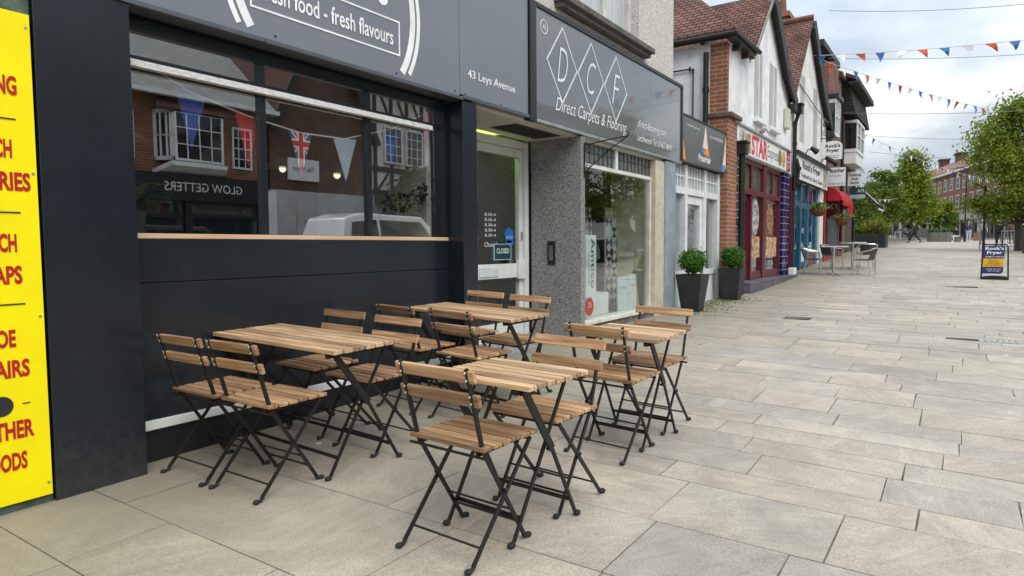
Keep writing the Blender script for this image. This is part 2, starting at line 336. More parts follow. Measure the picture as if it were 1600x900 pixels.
    L(gd.outputs[2],b.inputs['Base Color'])
    rr=N('ShaderNodeMapRange'); rr.inputs[3].default_value=.55; rr.inputs[4].default_value=.85; L(n.outputs['Fac'],rr.inputs[0]); L(rr.outputs[0],b.inputs['Roughness'])
    ad=N('ShaderNodeMath'); ad.operation='MULTIPLY_ADD'; ad.inputs[1].default_value=.25; L(g.outputs['Fac'],ad.inputs[0]); L(n.outputs['Fac'],ad.inputs[2])
    bp=N('ShaderNodeBump'); bp.inputs['Strength'].default_value=.35; bp.inputs['Distance'].default_value=.012; L(ad.outputs[0],bp.inputs['Height']); L(bp.outputs[0],b.inputs['Normal'])
    return m
def make_paving():
    rnd=random.Random(11); rows=[]; y=-3.0
    fixed=[2.11,2.65,3.19,3.455,3.80,4.08]
    while y<1.45: h=rnd.choice([.27,.36,.42,.54]); rows.append((y,h)); y+=h
    rows.append((y,fixed[0]-y))
    for a,b in zip(fixed,fixed[1:]): rows.append((a,b-a))
    y=fixed[-1]
    while y<78:
        h=rnd.choice([.24,.27,.30,.36,.27,.42]) if y<40 else .45
        rows.append((y,h)); y+=h
    mb=MB(); tone=[]
    for (y,h) in rows:
        x=-3.72 if not 4.66<y<6.4 else -4.16
        x-=0; first=True; g=.0030 if y<9 else .0035
        while x<10.4:
            w=rnd.uniform(.5,1.25) if h<.4 else rnd.uniform(.42,.75)
            if first: w*=rnd.uniform(.4,1); first=False
            x1=min(x+w,10.4); dz=rnd.uniform(-.0012,.0012)
            j=[rnd.uniform(-.003,.003) for _ in range(4)]
            P=[(x+g+j[0],y+g),(x1-g+j[1],y+g),(x1-g+j[2],y+h-g),(x+g+j[3],y+h-g)]
            top=[(p[0],p[1],G(p[0],p[1])+dz) for p in P]
            mb.quad(top); t=rnd.random(); tone.append(t)
            if y<7 and x<4:
                for a in range(4):
                    p,q=top[a],top[(a+1)%4]; mb.quad([(p[0],p[1],p[2]-.006),(q[0],q[1],q[2]-.006),q,p]); tone.append(t)
            x=x1
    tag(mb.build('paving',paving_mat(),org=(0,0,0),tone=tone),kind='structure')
make_paving()
def drain(name,x,y,w,d,label,grate=True,mat=None):
    mb=MB(); z=G(x,y)+.004
    mat=mat or M('cast iron',(.06,.055,.05),.7,.3,.4,(.12,.10,.08),20)
    if grate:
        mb.box(x-w/2,x+w/2,y-d/2,y-d/2+.02,z-.01,z+.004); mb.box(x-w/2,x+w/2,y+d/2-.02,y+d/2,z-.01,z+.004)
        mb.box(x-w/2,x-w/2+.02,y-d/2+.02,y+d/2-.02,z-.01,z+.004); mb.box(x+w/2-.02,x+w/2,y-d/2+.02,y+d/2-.02,z-.01,z+.004)
        k=int(w/.04)
        for i in range(1,k): mb.box(x-w/2+i*w/k-.008,x-w/2+i*w/k+.008,y-d/2+.02,y+d/2-.02,z-.01,z+.002)
    else:
        mb.box(x-w/2,x+w/2,y-d/2,y+d/2,z-.01,z+.002)
        for i in range(6):
            for k in range(4): mb.box(x-w/2+.03+i*w/6.3,x-w/2+.06+i*w/6.3,y-d/2+.02+k*d/4.3,y-d/2+.04+k*d/4.3,z+.002,z+.005)
    tag(mb.build(name,mat),label,'drain')
drain('drain_grate',-1.81,9.6,.33,.25,'dark iron drain grate in the paving in front of the two planters')
drain('drain_grate',.05,8.72,.30,.10,'narrow slotted drain grate beside the pale manhole cover')
drain('manhole_cover',.38,8.78,.34,.24,'pale worn metal manhole cover in the paving on the right',False,M('worn galvanised steel',(.45,.45,.43),.5,.4,.5,(.3,.3,.29),30))
drain('drain_grate',.05,16.4,.55,.20,'iron drain grate lying in the paving below the blue pavement sign')

# ------------------------------------------------------------------ hardware shop end pier + yellow board
XF=-3.5
t=thing('hardware_shop',(-3.6,-1,0),'green painted and mouldy end pier of the shop behind the yellow board','building')
MB().box(-7,XF-.02,-3,1.305,-.3,6.2).build('wall',GREENWALL,t)
yb=thing('shop_board',(XF,1.0,.06),'tall yellow enamel board with red lettering fixed to the green pier','sign')
MB().box(XF-.018,XF,.30,1.298,.06,2.26).build('panel',YELLOW,yb,bevel=.002)
DKLINE=M('black sign line',(.02,.02,.02),.5)
xs=XF+.003
for s,w,z0,z1 in [('CUTTING',.245,1.89,1.975),('WATCH',.185,1.612,1.695),('BATTERIES',.315,1.468,1.552),('WATCH',.185,1.195,1.278),('STRAPS',.215,1.052,1.135),('SHOE',.140,.770,.85),('REPAIRS',.235,.632,.713),('LEATHER',.245,.355,.437),('GOODS',.180,.212,.294),('KEY',.10,2.03,2.115)]:
    text('lettering',s,REDINK,(xs,1.112,(z0+z1)/2),w,z1-z0,yb,bold=.035,th=.001)
for z in (1.785,1.372,.962,.510):
    if z==.510: mb=MB().box(XF+.0005,XF+.003,1.195,1.225,z-.002,z+.002); mb.box(XF+.0005,XF+.003,1.005,1.035,z-.002,z+.002); mb.disc((XF+.0005,1.115,z),.045,.0025); 
    else: mb=MB().box(XF+.0005,XF+.003,1.01,1.225,z-.003,z+.003)
    mb.build('divider',DKLINE,yb)
mb=MB()
for z in (.12,.9,1.55,2.2): mb.disc((XF,1.282,z),.006,.003,n=10)
mb.build('screw',ALU,yb)

# ------------------------------------------------------------------ cafe
cafe=thing('cafe',(-3.7,3.4,0),'dark anthracite cafe front with a wide window above a plain panelled riser','building')
XR=-3.67
WB=MB
WB().box(-3.80,XF,1.312,1.735,-.05,2.44).build('side_pilaster',ANTH,cafe,bevel=.003)
rs=WB(); rs.box(-3.80,XR,1.735,4.43,.262,1.018); rs.box(-3.80,XR,1.735,4.43,1.023,1.262); rs.build('riser',ANTH,cafe,bevel=.002)
WB().box(-3.80,XR-.004,1.735,4.43,-.05,.205).build('plinth',M('plinth black',(.010,.011,.013),.5),cafe)
WB().box(-3.80,XR+.012,1.735,4.43,.207,.260).build('threshold_strip',M('satin white trim',(.80,.80,.79),.4,0,.5,(.68,.68,.67),3,stretch=(1,.2,3)),cafe,bevel=.004)
WB().box(-3.95,XR+.002,1.735,4.43,1.264,1.292).build('window_sill',M('beech sill board',(.62,.43,.27),.5,0,.4,(.50,.33,.20),6,stretch=(1,.25,2)),cafe,bevel=.002)
fr=WB()
for y0,y1 in ((1.735,1.775),(2.59,2.64),(3.495,3.545),(4.385,4.43)): fr.box(XR-.05,XR,y0,y1,1.294,2.36)
fr.box(XR-.05,XR,1.735,4.43,2.362,2.44); 
for a,b in ((1.775,2.59),(2.64,3.495),(3.545,4.385)): fr.box(XR-.05,XR-.004,a,b,2.205,2.24)
fr.build('window_frame',ANTH,cafe,bevel=.002)
for a,b in ((1.775,2.59),(2.64,3.495),(3.545,4.385)):
    WB().box(XR-.026,XR-.02,a,b,1.294,2.204).build('window_pane',GLASSCAFE,cafe)
    WB().box(XR-.026,XR-.02,a,b,2.241,2.361).build('fanlight_pane',GLASSCAFE,cafe)
WB().box(XR+.003,XR+.05,1.737,4.19,2.168,2.205).build('blind_rail',M('scuffed white rail',(.74,.73,.71),.45,.2,.5,(.45,.44,.42),14,stretch=(1,1.5,6),lo=.3,hi=.55),cafe,bevel=.003)
WB().box(XR-.05,XF-.06,1.735,4.43,2.445,2.60).build('window_head',BLACK,cafe)
WB().box(-3.82,XF,4.43,4.63,.0,2.44).build('door_pilaster',ANTH,cafe,bevel=.003)
# room behind
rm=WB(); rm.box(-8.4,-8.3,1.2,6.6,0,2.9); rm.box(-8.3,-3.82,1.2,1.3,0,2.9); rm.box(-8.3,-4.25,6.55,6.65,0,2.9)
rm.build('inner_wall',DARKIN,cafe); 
WB().box(-8.3,-3.95,1.3,6.55,.0,.10).build('floor',M('dark floor boards',(.05,.04,.03),.5),cafe)
WB().box(-8.4,-3.7,1.2,6.65,2.62,2.72).build('ceiling',M('dim ceiling',(.16,.16,.15),.9),cafe)
WB().box(-5.2,-3.8,4.30,4.36,.1,2.6).build('partition',M('pale inner partition',(.52,.54,.51),.8),cafe)
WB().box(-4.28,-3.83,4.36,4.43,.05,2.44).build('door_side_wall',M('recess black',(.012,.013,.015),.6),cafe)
# masonry above the sign
up=WB(); up.box(-9,-3.62,1.305,5.56,2.72,6.4); up.build('upper_wall',PLASTER,cafe)
# recessed door
XD=-4.2
df=WB(); df.box(XD-.06,XD+.03,4.44,4.50,.14,2.40); df.box(XD-.06,XD+.03,6.42,6.50,.14,2.40); df.box(XD-.06,XD+.03,4.50,6.42,2.32,2.40); df.build('door_frame',UPVC,cafe,bevel=.003)
side=WB(); side.box(XD-.03,XD,4.50,5.26,.17,2.32); side.build('side_light',GLASSW,cafe)
door=WB(); dy0,dy1=5.30,6.41
door.box(XD-.05,XD+.006,dy0,dy0+.07,.17,2.31); door.box(XD-.05,XD+.006,dy1-.075,dy1,.17,2.31); door.box(XD-.05,XD+.006,dy0+.07,dy1-.075,2.22,2.31); door.box(XD-.05,XD+.006,dy0+.07,dy1-.075,.17,.36); door.box(XD-.05,XD+.006,dy0+.07,dy1-.075,.86,1.02)
door=door.build('door',UPVC,cafe,bevel=.003)
WB().box(XD-.03,XD-.02,dy0+.07,dy1-.075,.36,.86).build('lower_pane',GLASSW,door); WB().box(XD-.03,XD-.02,dy0+.07,dy1-.075,1.02,2.22).build('upper_pane',GLASSW,door)
WB().box(XD+.007,XD+.02,5.56,5.90,.885,.985).build('letter_box',M('letter plate',(.8,.82,.84),.3,.3),door,bevel=.003)
hd=WB(); hd.box(XD+.006,XD+.05,6.27,6.40,.84,1.06); hd.build('handle',UPVC,door,bevel=.008)
WB().box(XD+.006,XD+.02,6.36,6.385,1.28,1.38).build('lock',ALU,door)
for i in range(5): text('opening_hours','8.30-4',WHITEV,(XD-.015,5.80,1.335+i*.056),.20,.032,door)
text('closed_day','Closed',WHITEV,(XD-.015,5.80,1.235),.22,.05,door)
BLUEST=M('blue sticker',(.02,.17,.55),.4); mb=WB().disc((XD-.018,6.16,1.335),.085,.004); mb.box(XD-.018,XD-.014,6.09,6.24,1.235,1.28); st=mb.build('sticker',BLUEST,door)
text('sticker_print','EAT IN',WHITEV,(XD-.012,6.16,1.315),.11,.03,door)
cs=thing('closed_sign',(XD,6.02,1.08),'small dark CLOSED card hanging inside the cafe door glass','sign')
mb=WB().box(XD-.016,XD-.008,5.86,6.18,1.07,1.24); mb.build('card',M('teal card',(.01,.05,.07),.4),cs)
mb=WB()
for a,b,c,d in ((5.855,6.185,1.236,1.242),(5.855,6.185,1.064,1.070),(5.855,5.862,1.07,1.236),(6.178,6.185,1.07,1.236)): mb.box(XD-.017,XD-.006,a,b,c,d)
mb.build('border',M('card border',(.55,.72,.75),.5),cs)
text('lettering','CLOSED',WHITEV,(XD-.004,6.02,1.165),.24,.055,cs,bold=.01)
WB().box(XD-.1,XF-.1,4.62,6.50,-.02,.168).build('door_step',M('grey door step',(.30,.30,.29),.8,0,.3,(.2,.2,.19),8),cafe)
sf=WB(); sf.box(XD+.031,XF-.055,4.63,6.58,2.425,2.46); sf.build('soffit',M('cream soffit',(.58,.56,.50),.8,0,.2,(.47,.45,.40),3),cafe)
vt=WB(); vt.box(-3.98,-3.66,5.50,6.35,2.415,2.424)
for i in range(14): vt.box(-3.96,-3.68,5.54+i*.057,5.565+i*.057,2.408,2.415)
vt.build('vent_grille',M('brown vent',(.05,.042,.035),.6),cafe)
WB().box(-4.22,XD+.03,6.50,6.53,.14,2.44).build('jamb',BLACK,cafe)
cl=WB(); cl.box(-4.78,-4.36,5.70,6.50,2.37,2.40); cl.build('ceiling_light',EM('lit ceiling panel',(.75,1,.25),1.6),cafe)
rd=WB()
for i in range(22): rd.box(-5.6,-5.56,5.30+i*.055,5.325+i*.055,.15,1.0)
rd.build('radiator',M('pale radiator',(.5,.5,.48),.6),cafe)

# fascia
sg=thing('fascia_sign',(XF,3.4,2.44),'dark grey fascia of the cafe with a white double ring and slogan box','sign')
mb=WB(); mb.box(-3.62,XF-.002,-.4,4.40,2.47,3.75); mb.build('panel',ANTHSIGN,sg,bevel=.002)
mb=WB(); mb.box(-3.62,XF-.002,4.406,5.46,2.49,3.75); mb.build('end_panel',ANTHSIGN,sg,bevel=.002)
mb=WB(); mb.box(-3.62,XF+.014,-.4,2.52,2.44,2.468); mb.box(-3.62,XF+.014,2.525,4.43,2.44,2.468); mb.box(-3.62,XF+.012,4.436,5.47,2.455,2.488); mb.build('edge_trim',M('trim grey',(.13,.14,.155),.28,.5),sg,bevel=.003)
mb=WB(); mb.box(-3.62,XF+.018,5.472,5.52,2.44,3.75); mb.build('end_trim',BLACK,sg)
def ringpoly(cy,cz,r0,r1,x,th,zlo,zhi,mb):
    n=120
    for i in range(n):
        a0,a1=2*math.pi*i/n,2*math.pi*(i+1)/n
        q=[(cy+r0*math.cos(a0),cz+r0*math.sin(a0)),(cy+r1*math.cos(a0),cz+r1*math.sin(a0)),(cy+r1*math.cos(a1),cz+r1*math.sin(a1)),(cy+r0*math.cos(a1),cz+r0*math.sin(a1))]
        if min(z for y,z in q)<zlo or max(z for y,z in q)>zhi: continue
        mb.ext([(x,y,z) for y,z in q],(th,0,0))
mb=WB(); ringpoly(3.07,2.93,.735,.79,XF-.001,.003,2.472,3.74,mb); ringpoly(3.07,2.93,.81,.845,XF-.001,.003,2.472,3.74,mb); mb.build('ring',WHITEV,sg)
mb=WB(); 
for a,b,c,d in ((2.43,3.69,2.870,2.882),(2.43,3.69,2.63,2.642),(2.43,2.442,2.642,2.870),(3.678,3.69,2.642,2.870)): mb.box(XF-.001,XF+.002,a,b,c,d)
mb.build('slogan_box',WHITEV,sg)
text('slogan','fresh food - fresh flavours',WHITEV,(XF+.002,3.06,2.752),1.12,.115,sg,bold=.012)
mb=WB().disc((XF-.001,3.52,3.005),.05,.003); mb.build('dot',WHITEV,sg)
text('address','43 Leys Avenue',WHITEV,(XF+.002,4.87,2.672),.72,.092,sg,bold=.008)
mb=WB()
for y in (2.6,3.65,4.34,4.47,5.0): mb.disc((XF-.002,y,2.50),.007,.004,n=10)
mb.build('screw',BLACKMETAL,sg)

# things in the cafe window
def pennant(name,label,yc,z,w,h,mat,grp,x=-3.74,sag=0,skew=0):
    w*=1.14; h*=1.1; mb=MB(); mb.ext([(x,yc-w/2,z+sag/2),(x,yc+w/2,z-sag/2),(x,yc+skew,z-h)],(.003,0,0))
    o=mb.build(name,mat); return tag(o,label,'flag',grp)
FB=M('blue fabric',(.04,.10,.45),.8); FR=M('red fabric',(.55,.03,.04),.8); FW=M('white fabric',(.82,.83,.84),.8); FP=M('pale blue fabric',(.55,.65,.80),.8); FO=M('orange red fabric',(.55,.09,.035),.8); FSB=M('mid blue fabric',(.05,.16,.40),.8)
BG='pennants of the cafe window bunting'
pts=[(1.78,2.30),(2.18,2.12),(2.55,2.04),(2.96,1.99),(3.35,2.0),(3.82,2.14),(4.29,2.35)]
tag(MB().tube([(-3.742,y,z) for y,z in pts],.006,6).build('bunting_cord',FW),'white cord of the bunting slung across the inside of the cafe window','cord')
pennant('pennant','plain dark blue pennant, first from the left inside the cafe window',2.18,2.12,.17,.30,FB,BG,sag=.05)
pennant('pennant','plain red pennant beside the Union Jack inside the cafe window',2.55,2.04,.15,.29,FR,BG,sag=.03)
uj=thing('union_jack_pennant',(-3.74,2.96,1.99),'Union Jack pennant hanging inside the cafe window','flag',BG)
def inside(p,T):
    (y0,z0),(y1,z1),(y2,z2)=T
    d=lambda a,b:(b[0]-a[0])*(p[1]-a[1])-(b[1]-a[1])*(p[0]-a[0])
    s=[d(T[i],T[(i+1)%3]) for i in range(3)]; return all(v>=-1e-9 for v in s) or all(v<=1e-9 for v in s)
def clip(poly,T):
    out=poly
    for i in range(3):
        a,b=T[i],T[(i+1)%3]; c=T[(i+2)%3]
        def sd(p): return (b[0]-a[0])*(p[1]-a[1])-(b[1]-a[1])*(p[0]-a[0])
        s=1 if sd(c)>0 else -1; res=[]
        for k in range(len(out)):
            p,q=out[k],out[(k+1)%len(out)]; dp,dq=sd(p)*s,sd(q)*s
            if dp>=0: res.append(p)
            if dp*dq<0: tt=dp/(dp-dq); res.append((p[0]+(q[0]-p[0])*tt,p[1]+(q[1]-p[1])*tt))
        out=res
        if not out: break
    return out
T=[(2.865,1.995),(3.05,1.985),(2.955,1.70)]
MB().ext([(-3.744,y,z) for y,z in T],(.003,0,0)).build('cloth',FB,uj)
def strip(p,q,w,x,mat,name):
    p,q=Vector((p[0],p[1],0)),Vector((q[0],q[1],0)); d=(q-p).normalized(); n=Vector((-d.y,d.x,0))*w/2
    poly=clip([(v.x,v.y) for v in (p+n,p-n,q-n,q+n)],T)
    if len(poly)>2: MB().ext([(x,y,z) for y,z in poly],(.0012,0,0)).build(name,mat,uj)
strip((2.84,2.06),(3.07,1.80),.034,-3.7405,FW,'white_saltire'); strip((3.07,2.06),(2.84,1.80),.034,-3.7400,FW,'white_saltire')
strip((2.84,2.06),(3.07,1.80),.012,-3.7390,FR,'red_saltire'); strip((3.07,2.06),(2.84,1.80),.012,-3.7388,FR,'red_saltire')
strip((2.957,2.05),(2.957,1.6),.056,-3.7378,FW,'white_cross'); strip((2.8,1.915),(3.1,1.915),.056,-3.7376,FW,'white_cross')
strip((2.957,2.05),(2.957,1.6),.034,-3.7366,FR,'red_cross'); strip((2.8,1.915),(3.1,1.915),.034,-3.7364,FR,'red_cross')
pennant('pennant','pale blue pennant right of the Union Jack inside the cafe window',3.35,2.0,.19,.28,FP,BG,sag=-.02)
pennant('pennant','dark blue pennant over the half-timbered reflection in the cafe window',3.82,2.12,.17,.24,FB,BG,sag=-.05)
pennant('pennant','red pennant at the right-hand end of the cafe window',4.24,2.34,.14,.27,FR,BG,sag=-.04)
# pendant lamps
def pendant(x,y,z,label):
    o=thing('pendant_lamp',(x,y,z),label,'lamp','pendant lamps in the cafe')
    MB().tube([(x,y,z+.10),(x,y,2.62)],.004,5).build('flex',BLACK,o)
    mb=MB(); mb.tube([(x,y,z),(x,y,z+.03),(x,y,z+.07),(x,y,z+.10)],[.16,.13,.05,.02],16); mb.build('lamp_shade',M('enamel shade',(.55,.55,.52),.3),o,smooth=True)
    mb=MB(); mb.blob((x,y,z-.01),.03,2); mb.build('bulb',EM('lit bulb',(1,.9,.72),.7),o,smooth=True)
pendant(-4.9,2.35,1.98,'lit pendant lamp behind the leftmost cafe window pane')
pendant(-5.0,3.75,1.92,'lit pendant lamp behind the middle pane of the cafe window, to the left')
pendant(-4.6,4.02,1.86,'lit pendant lamp behind the middle cafe pane, beside the right mullion')
# plant with long leaves, left of the window
PL=LEAF('house plant leaf',(.03,.09,.02),(.05,.14,.03),(.10,.22,.05))
pp=thing('pot_plant',(-3.86,1.93,1.292),'green arching pot plant at the left end of the cafe window sill','plant')
mb=MB(); mb.tube([(-3.87,1.90,1.293),(-3.87,1.90,1.42)],[.05,.065],14); mb.build('pot',M('dark pot',(.03,.03,.03),.6),pp)
mb=MB(); tn=[]
for i in range(15):
    a=random.uniform(-1.5,1.5); L_=random.uniform(.22,.36); pr=Vector((-3.87,1.90,1.42)); d=Vector((math.sin(a)*.25,math.cos(a)*.8 if random.random()<.8 else -.3,1.2)).normalized(); w=.03
    for k in range(6):
        q=pr+d*L_/6; d=(d+Vector((0,.05,-.33))).normalized(); s=Vector((1,0,0)) if abs(d.y)>.3 else Vector((0,1,0)); s=d.cross(Vector((0,0,1))).normalized() if d.cross(Vector((0,0,1))).length>.1 else s
        w0=w*math.sin(math.pi*(k+.15)/6.3)+.004; w1=w*math.sin(math.pi*(k+1.15)/6.3)+.003
        mb.quad([pr-s*w0,pr+s*w0,q+s*w1,q-s*w1]); tn.append(random.random()); pr=q
mb.build('leaves',PL,pp,tone=tn)
# eucalyptus garland on the right
gl=thing('eucalyptus_garland',(-3.76,4.0,1.62),'dark eucalyptus garland hanging at the right end of the cafe window','garland')
mb=MB(); sp=[(-3.76,3.66,1.48),(-3.77,3.86,1.58),(-3.77,4.08,1.60),(-3.77,4.28,1.70)]; mb.tube(sp,.004,5); mb.build('stem',M('twig',(.05,.04,.03),.8),gl)
mb=MB(); tn=[]
for i in range(170):
    k=random.random()*2.99; a=Vector(sp[int(k)]); b=Vector(sp[int(k)+1]); p=a.lerp(b,k%1)+Vector((random.uniform(-.03,.03),random.uniform(-.03,.03),random.uniform(-.09,.06)))
    n=Vector((random.uniform(-1,1),random.uniform(-1,1),random.uniform(-1,1))).normalized(); u=n.orthogonal().normalized()*.022; v=n.cross(u).normalized()*.016
    mb.quad([p-u,p-v,p+u,p+v]); tn.append(random.random()*.6)
mb.build('leaves',LEAF('eucalyptus leaf',(.012,.02,.014),(.02,.035,.025),(.05,.07,.055)),gl,tone=tn)
# ------------------------------------------------------------------ flooring shop
PEBBLE=M('pebbledash',(.72,.70,.65),.95,0,.2,(.44,.41,.37),70,bump=.9,bscale=90,detail=3,lo=.42,hi=.58)
def granite_mat():
    m,nt,b,N,L=nodes('speckled granite'); b.inputs['Roughness'].default_value=.22
    tc=N('ShaderNodeTexCoord'); v=N('ShaderNodeTexVoronoi'); v.inputs['Scale'].default_value=190; L(tc.outputs['Object'],v.inputs['Vector'])
    s=N('ShaderNodeSeparateColor'); L(v.outputs['Color'],s.inputs[0])
    r=N('ShaderNodeValToRGB'); r.color_ramp.interpolation='CONSTANT'; e=r.color_ramp.elements; e[0].position=0; e[0].color=(.07,.072,.075,1); e[1].position=.28; e[1].color=(.25,.248,.245,1)
    for p,c in ((.55,.30),(.75,.40),(.9,.17)): x=e.new(p); x.color=(c,c*.98,c*.95,1)
    L(s.outputs[0],r.inputs[0]); L(r.outputs[0],b.inputs['Base Color']); return m
GRAN=granite_mat()
fs=thing('flooring_shop',(-3.6,7.5,0),'pebbledashed shop building with a granite pier and a large display window','building')
def B(name,mat,parent,*boxes,bevel=0):
    mb=MB()
    for b in boxes: mb.box(*b)
    return mb.build(name,mat,parent,bevel=bevel)
gp=B('granite_pier',GRAN,fs,(-4.16,XF,6.535,6.63,.05,2.43),bevel=.003)
B('letter_slot',BLACK,gp,(-3.93,-3.83,6.520,6.534,1.0,1.27),bevel=.003)
B('slot_plate',M('dull chrome',(.3,.3,.3),.3,.8),gp,(-3.905,-3.855,6.513,6.519,1.05,1.22),bevel=.002)
XW=-3.6
B('sill',M('cream painted sill',(.72,.70,.64),.6,0,.4,(.5,.48,.42),8),fs,(-3.75,XF-.01,6.63,8.75,.30,.345),bevel=.004)
B('stall_riser',M('dirty tile riser',(.20,.17,.15),.6,0,.4,(.08,.07,.06),9),fs,(-3.75,-3.54,6.63,8.75,0,.298))
wf=B('display_window',M('white sash',(.70,.70,.67),.5,0,.4,(.55,.54,.5),6),fs,(-3.65,XW+.015,6.63,6.66,.345,2.12),(-3.65,XW+.015,8.72,8.75,.345,2.12),(-3.65,XW+.02,6.63,8.75,2.121,2.165),bevel=.002)
B('pane',GLASSW,wf,(XW-.01,XW-.004,6.66,8.72,.345,2.12))
B('transom_glass',M('leaded obscure glass',(.16,.17,.16),.15,0,.6,(.07,.08,.075),10,bump=.3,bscale=20),fs,(XW-.01,XW-.002,6.63,8.75,2.166,2.40))
mb=MB()
for i in range(18):
    y=6.69+i*.118; mb.box(XW-.002,XW+.008,y,y+.012,2.166,2.40)
mb.box(XW-.002,XW+.010,6.63,8.75,2.30,2.311); mb.build('leading',M('lead came',(.10,.10,.10),.5,.3),fs)
B('transom_mullion',WHITE,fs,(XW-.002,XW+.02,7.60,7.66,2.166,2.40))
B('soffit',M('soffit cream paint',(.60,.58,.52),.8,0,.3,(.46,.44,.38),4),fs,(-3.7,XF-.05,6.64,9.1,2.402,2.45))
B('cream_pilaster',M('cream stone',(.54,.49,.38),.8,0,.3,(.42,.37,.28),7,bump=.15),fs,(-4.2,XF-.02,8.75,9.08,.15,2.40),bevel=.004)
B('blue_pilaster',M('blue grey paint',(.27,.32,.36),.6,0,.4,(.20,.235,.26),4,bump=.1),fs,(-4.2,XF,9.08,9.35,.1,2.42),(-4.2,XF-.006,9.35,9.50,.1,2.42),bevel=.004)
# interior display
B('inner_wall',M('pale display wall',(.11,.115,.11),.8,0,.2,(.05,.055,.05),3),fs,(-6.6,-6.5,6.66,9.0,.2,2.6),(-6.5,-3.7,8.95,9.05,.2,2.6))
B('inner_floor',M('display floor',(.32,.31,.28),.6,0,.3,(.2,.2,.18),5),fs,(-6.5,-3.66,6.66,8.95,.28,.344))
B('inner_ceiling',M('display ceiling',(.2,.2,.19),.9),fs,(-6.5,-3.62,6.64,9.0,2.46,2.56))
B('upper_wall',PEBBLE,fs,(-9,-3.55,5.57,6.15,3.60,6.4),(-9,-3.55,6.15,8.22,3.60,3.735),(-9,-3.55,6.15,8.22,5.5,6.4),(-9,-3.55,8.22,9.47,3.60,6.4),(-9,-3.57,5.57,9.47,2.55,3.60))
uw=B('upper_window',M('old white window',(.62,.62,.58),.6,0,.3,(.45,.44,.4),9),fs,(-3.75,-3.66,6.15,6.22,3.80,5.5),(-3.75,-3.66,8.13,8.22,3.80,5.5),(-3.74,-3.67,6.85,6.93,3.80,5.5),(-3.74,-3.67,7.42,7.50,3.80,5.5),(-3.74,-3.67,6.22,8.13,3.80,3.85),bevel=.003)
B('pane',M('curtained pane',(.50,.52,.52),.12,0,.7,(.35,.37,.37),5,stretch=(1,6,.3)),uw,(-3.73,-3.71,6.22,8.13,3.85,5.5))
B('curtain',M('net curtain',(.55,.56,.56),.9,0,.2,(.38,.39,.4),9,stretch=(1,4,.1)),uw,(-3.9,-3.88,6.2,8.15,3.8,5.5))
B('window_sill',M('weathered stone sill',(.17,.155,.14),.9,0,.2,(.08,.075,.07),12,bump=.5),fs,(-3.75,-3.40,6.03,8.42,3.736,3.80),(-3.75,-3.45,6.06,8.39,3.685,3.735),bevel=.006)
# things in the window
st=thing('display_stand',(-3.85,7.35,.344),'white flooring brand display stand with dark vertical lettering in the shop window','stand')
B('base',WHITE,st,(-4.05,-3.75,7.12,7.75,.345,.62),bevel=.004)
B('column',WHITE,st,(-3.92,-3.80,7.22,7.50,.621,1.35),bevel=.004)
a=text('lettering','Amtico',M('dark blue ink',(.03,.05,.09),.5),(-3.795,7.40,1.0),.62,.10,st)
a.data.transform(Matrix.Translation((0,7.40-7.35,1.0-.344))@Matrix.Rotation(R(-90),4,'X')@Matrix.Translation((0,-(7.40-7.35),-(1.0-.344))))
a=text('small_lettering','Flooring',M('grey ink',(.35,.4,.42),.5),(-3.795,7.30,.92),.36,.05,st)
a.data.transform(Matrix.Translation((0,7.30-7.35,.92-.344))@Matrix.Rotation(R(-90),4,'X')@Matrix.Translation((0,-(7.30-7.35),-(.92-.344))))
def tilepanel(x,y0,y1,z0,z1,label):
    o=thing('tile_panel',(x,(y0+y1)/2,z0),label,'panel','patterned tile sample panels in the flooring shop window')
    B('board',M('pale tile board',(.50,.50,.46),.5),o,(x-.03,x,y0,y1,z0,z1))
    rn=random.Random(int(y0*100)); n=int((y1-y0)/.13); k=int((z1-z0)/.13); w=(y1-y0)/n; h=(z1-z0)/k
    ms=[M('black tile',(.02,.02,.022),.4),M('grey tile',(.22,.22,.21),.4),M('brown tile',(.30,.25,.2),.4)]
    mbs=[MB(),MB(),MB()]
    for i in range(n):
        for j in range(k):
            y,z=y0+i*w,z0+j*h; q=rn.choice([0,1,2,0]); s=rn.randrange(4)
            c=[(y,z),(y+w,z),(y+w,z+h),(y,z+h)]; m_=(y+w/2,z+h/2)
            if rn.random()<.85:
                for ss in (s,(s+2)%4): mbs[q].ext([(x+.001,)+c[ss],(x+.001,)+c[(ss+1)%4],(x+.001,)+m_],(.003,0,0))
    for q,mbb in enumerate(mbs): 
        if mbb.v: mbb.build('tile_pattern',ms[q],o)
tilepanel(-4.3,7.75,8.35,.36,1.75,'black and grey geometric tile panel, left of two behind the display window')
tilepanel(-4.1,8.40,8.90,.36,1.75,'black and grey geometric tile panel at the right end of the display window')
def bro(y0,y1,z1,label):
    o=thing('brochure_board',(-3.74,(y0+y1)/2,.345),label,'board','white boards leaning in the display window')
    B('board',M('pale card',(.70,.76,.78),.6),o,(-3.76,-3.74,y0,y1,.345,z1),bevel=.002)
    text('print','Amtico',M('grey print',(.2,.25,.28),.6),(-3.737,(y0+y1)/2,z1-.14),.2,.04,o)
bro(8.02,8.32,.80,'left of the two white leaning boards in the display window'); bro(8.34,8.62,.82,'right of the two white leaning boards, beside the cream pilaster')
B('timber_sample',M('oak board sample',(.34,.22,.13),.5,0,.4,(.24,.15,.08),7,stretch=(1,1,.2)),None,(-4.15,-4.12,7.02,7.16,.345,1.6))
tag(bpy.data.objects['timber_sample'],'tall brown oak board sample standing left of the white display stand','board')
o=tag(MB().disc((-3.588,6.90,.50),.11,.003).build('anniversary_sticker',M('dull red sticker',(.42,.06,.06),.5)),'round red 25 sticker on the lower left of the display window','sticker')
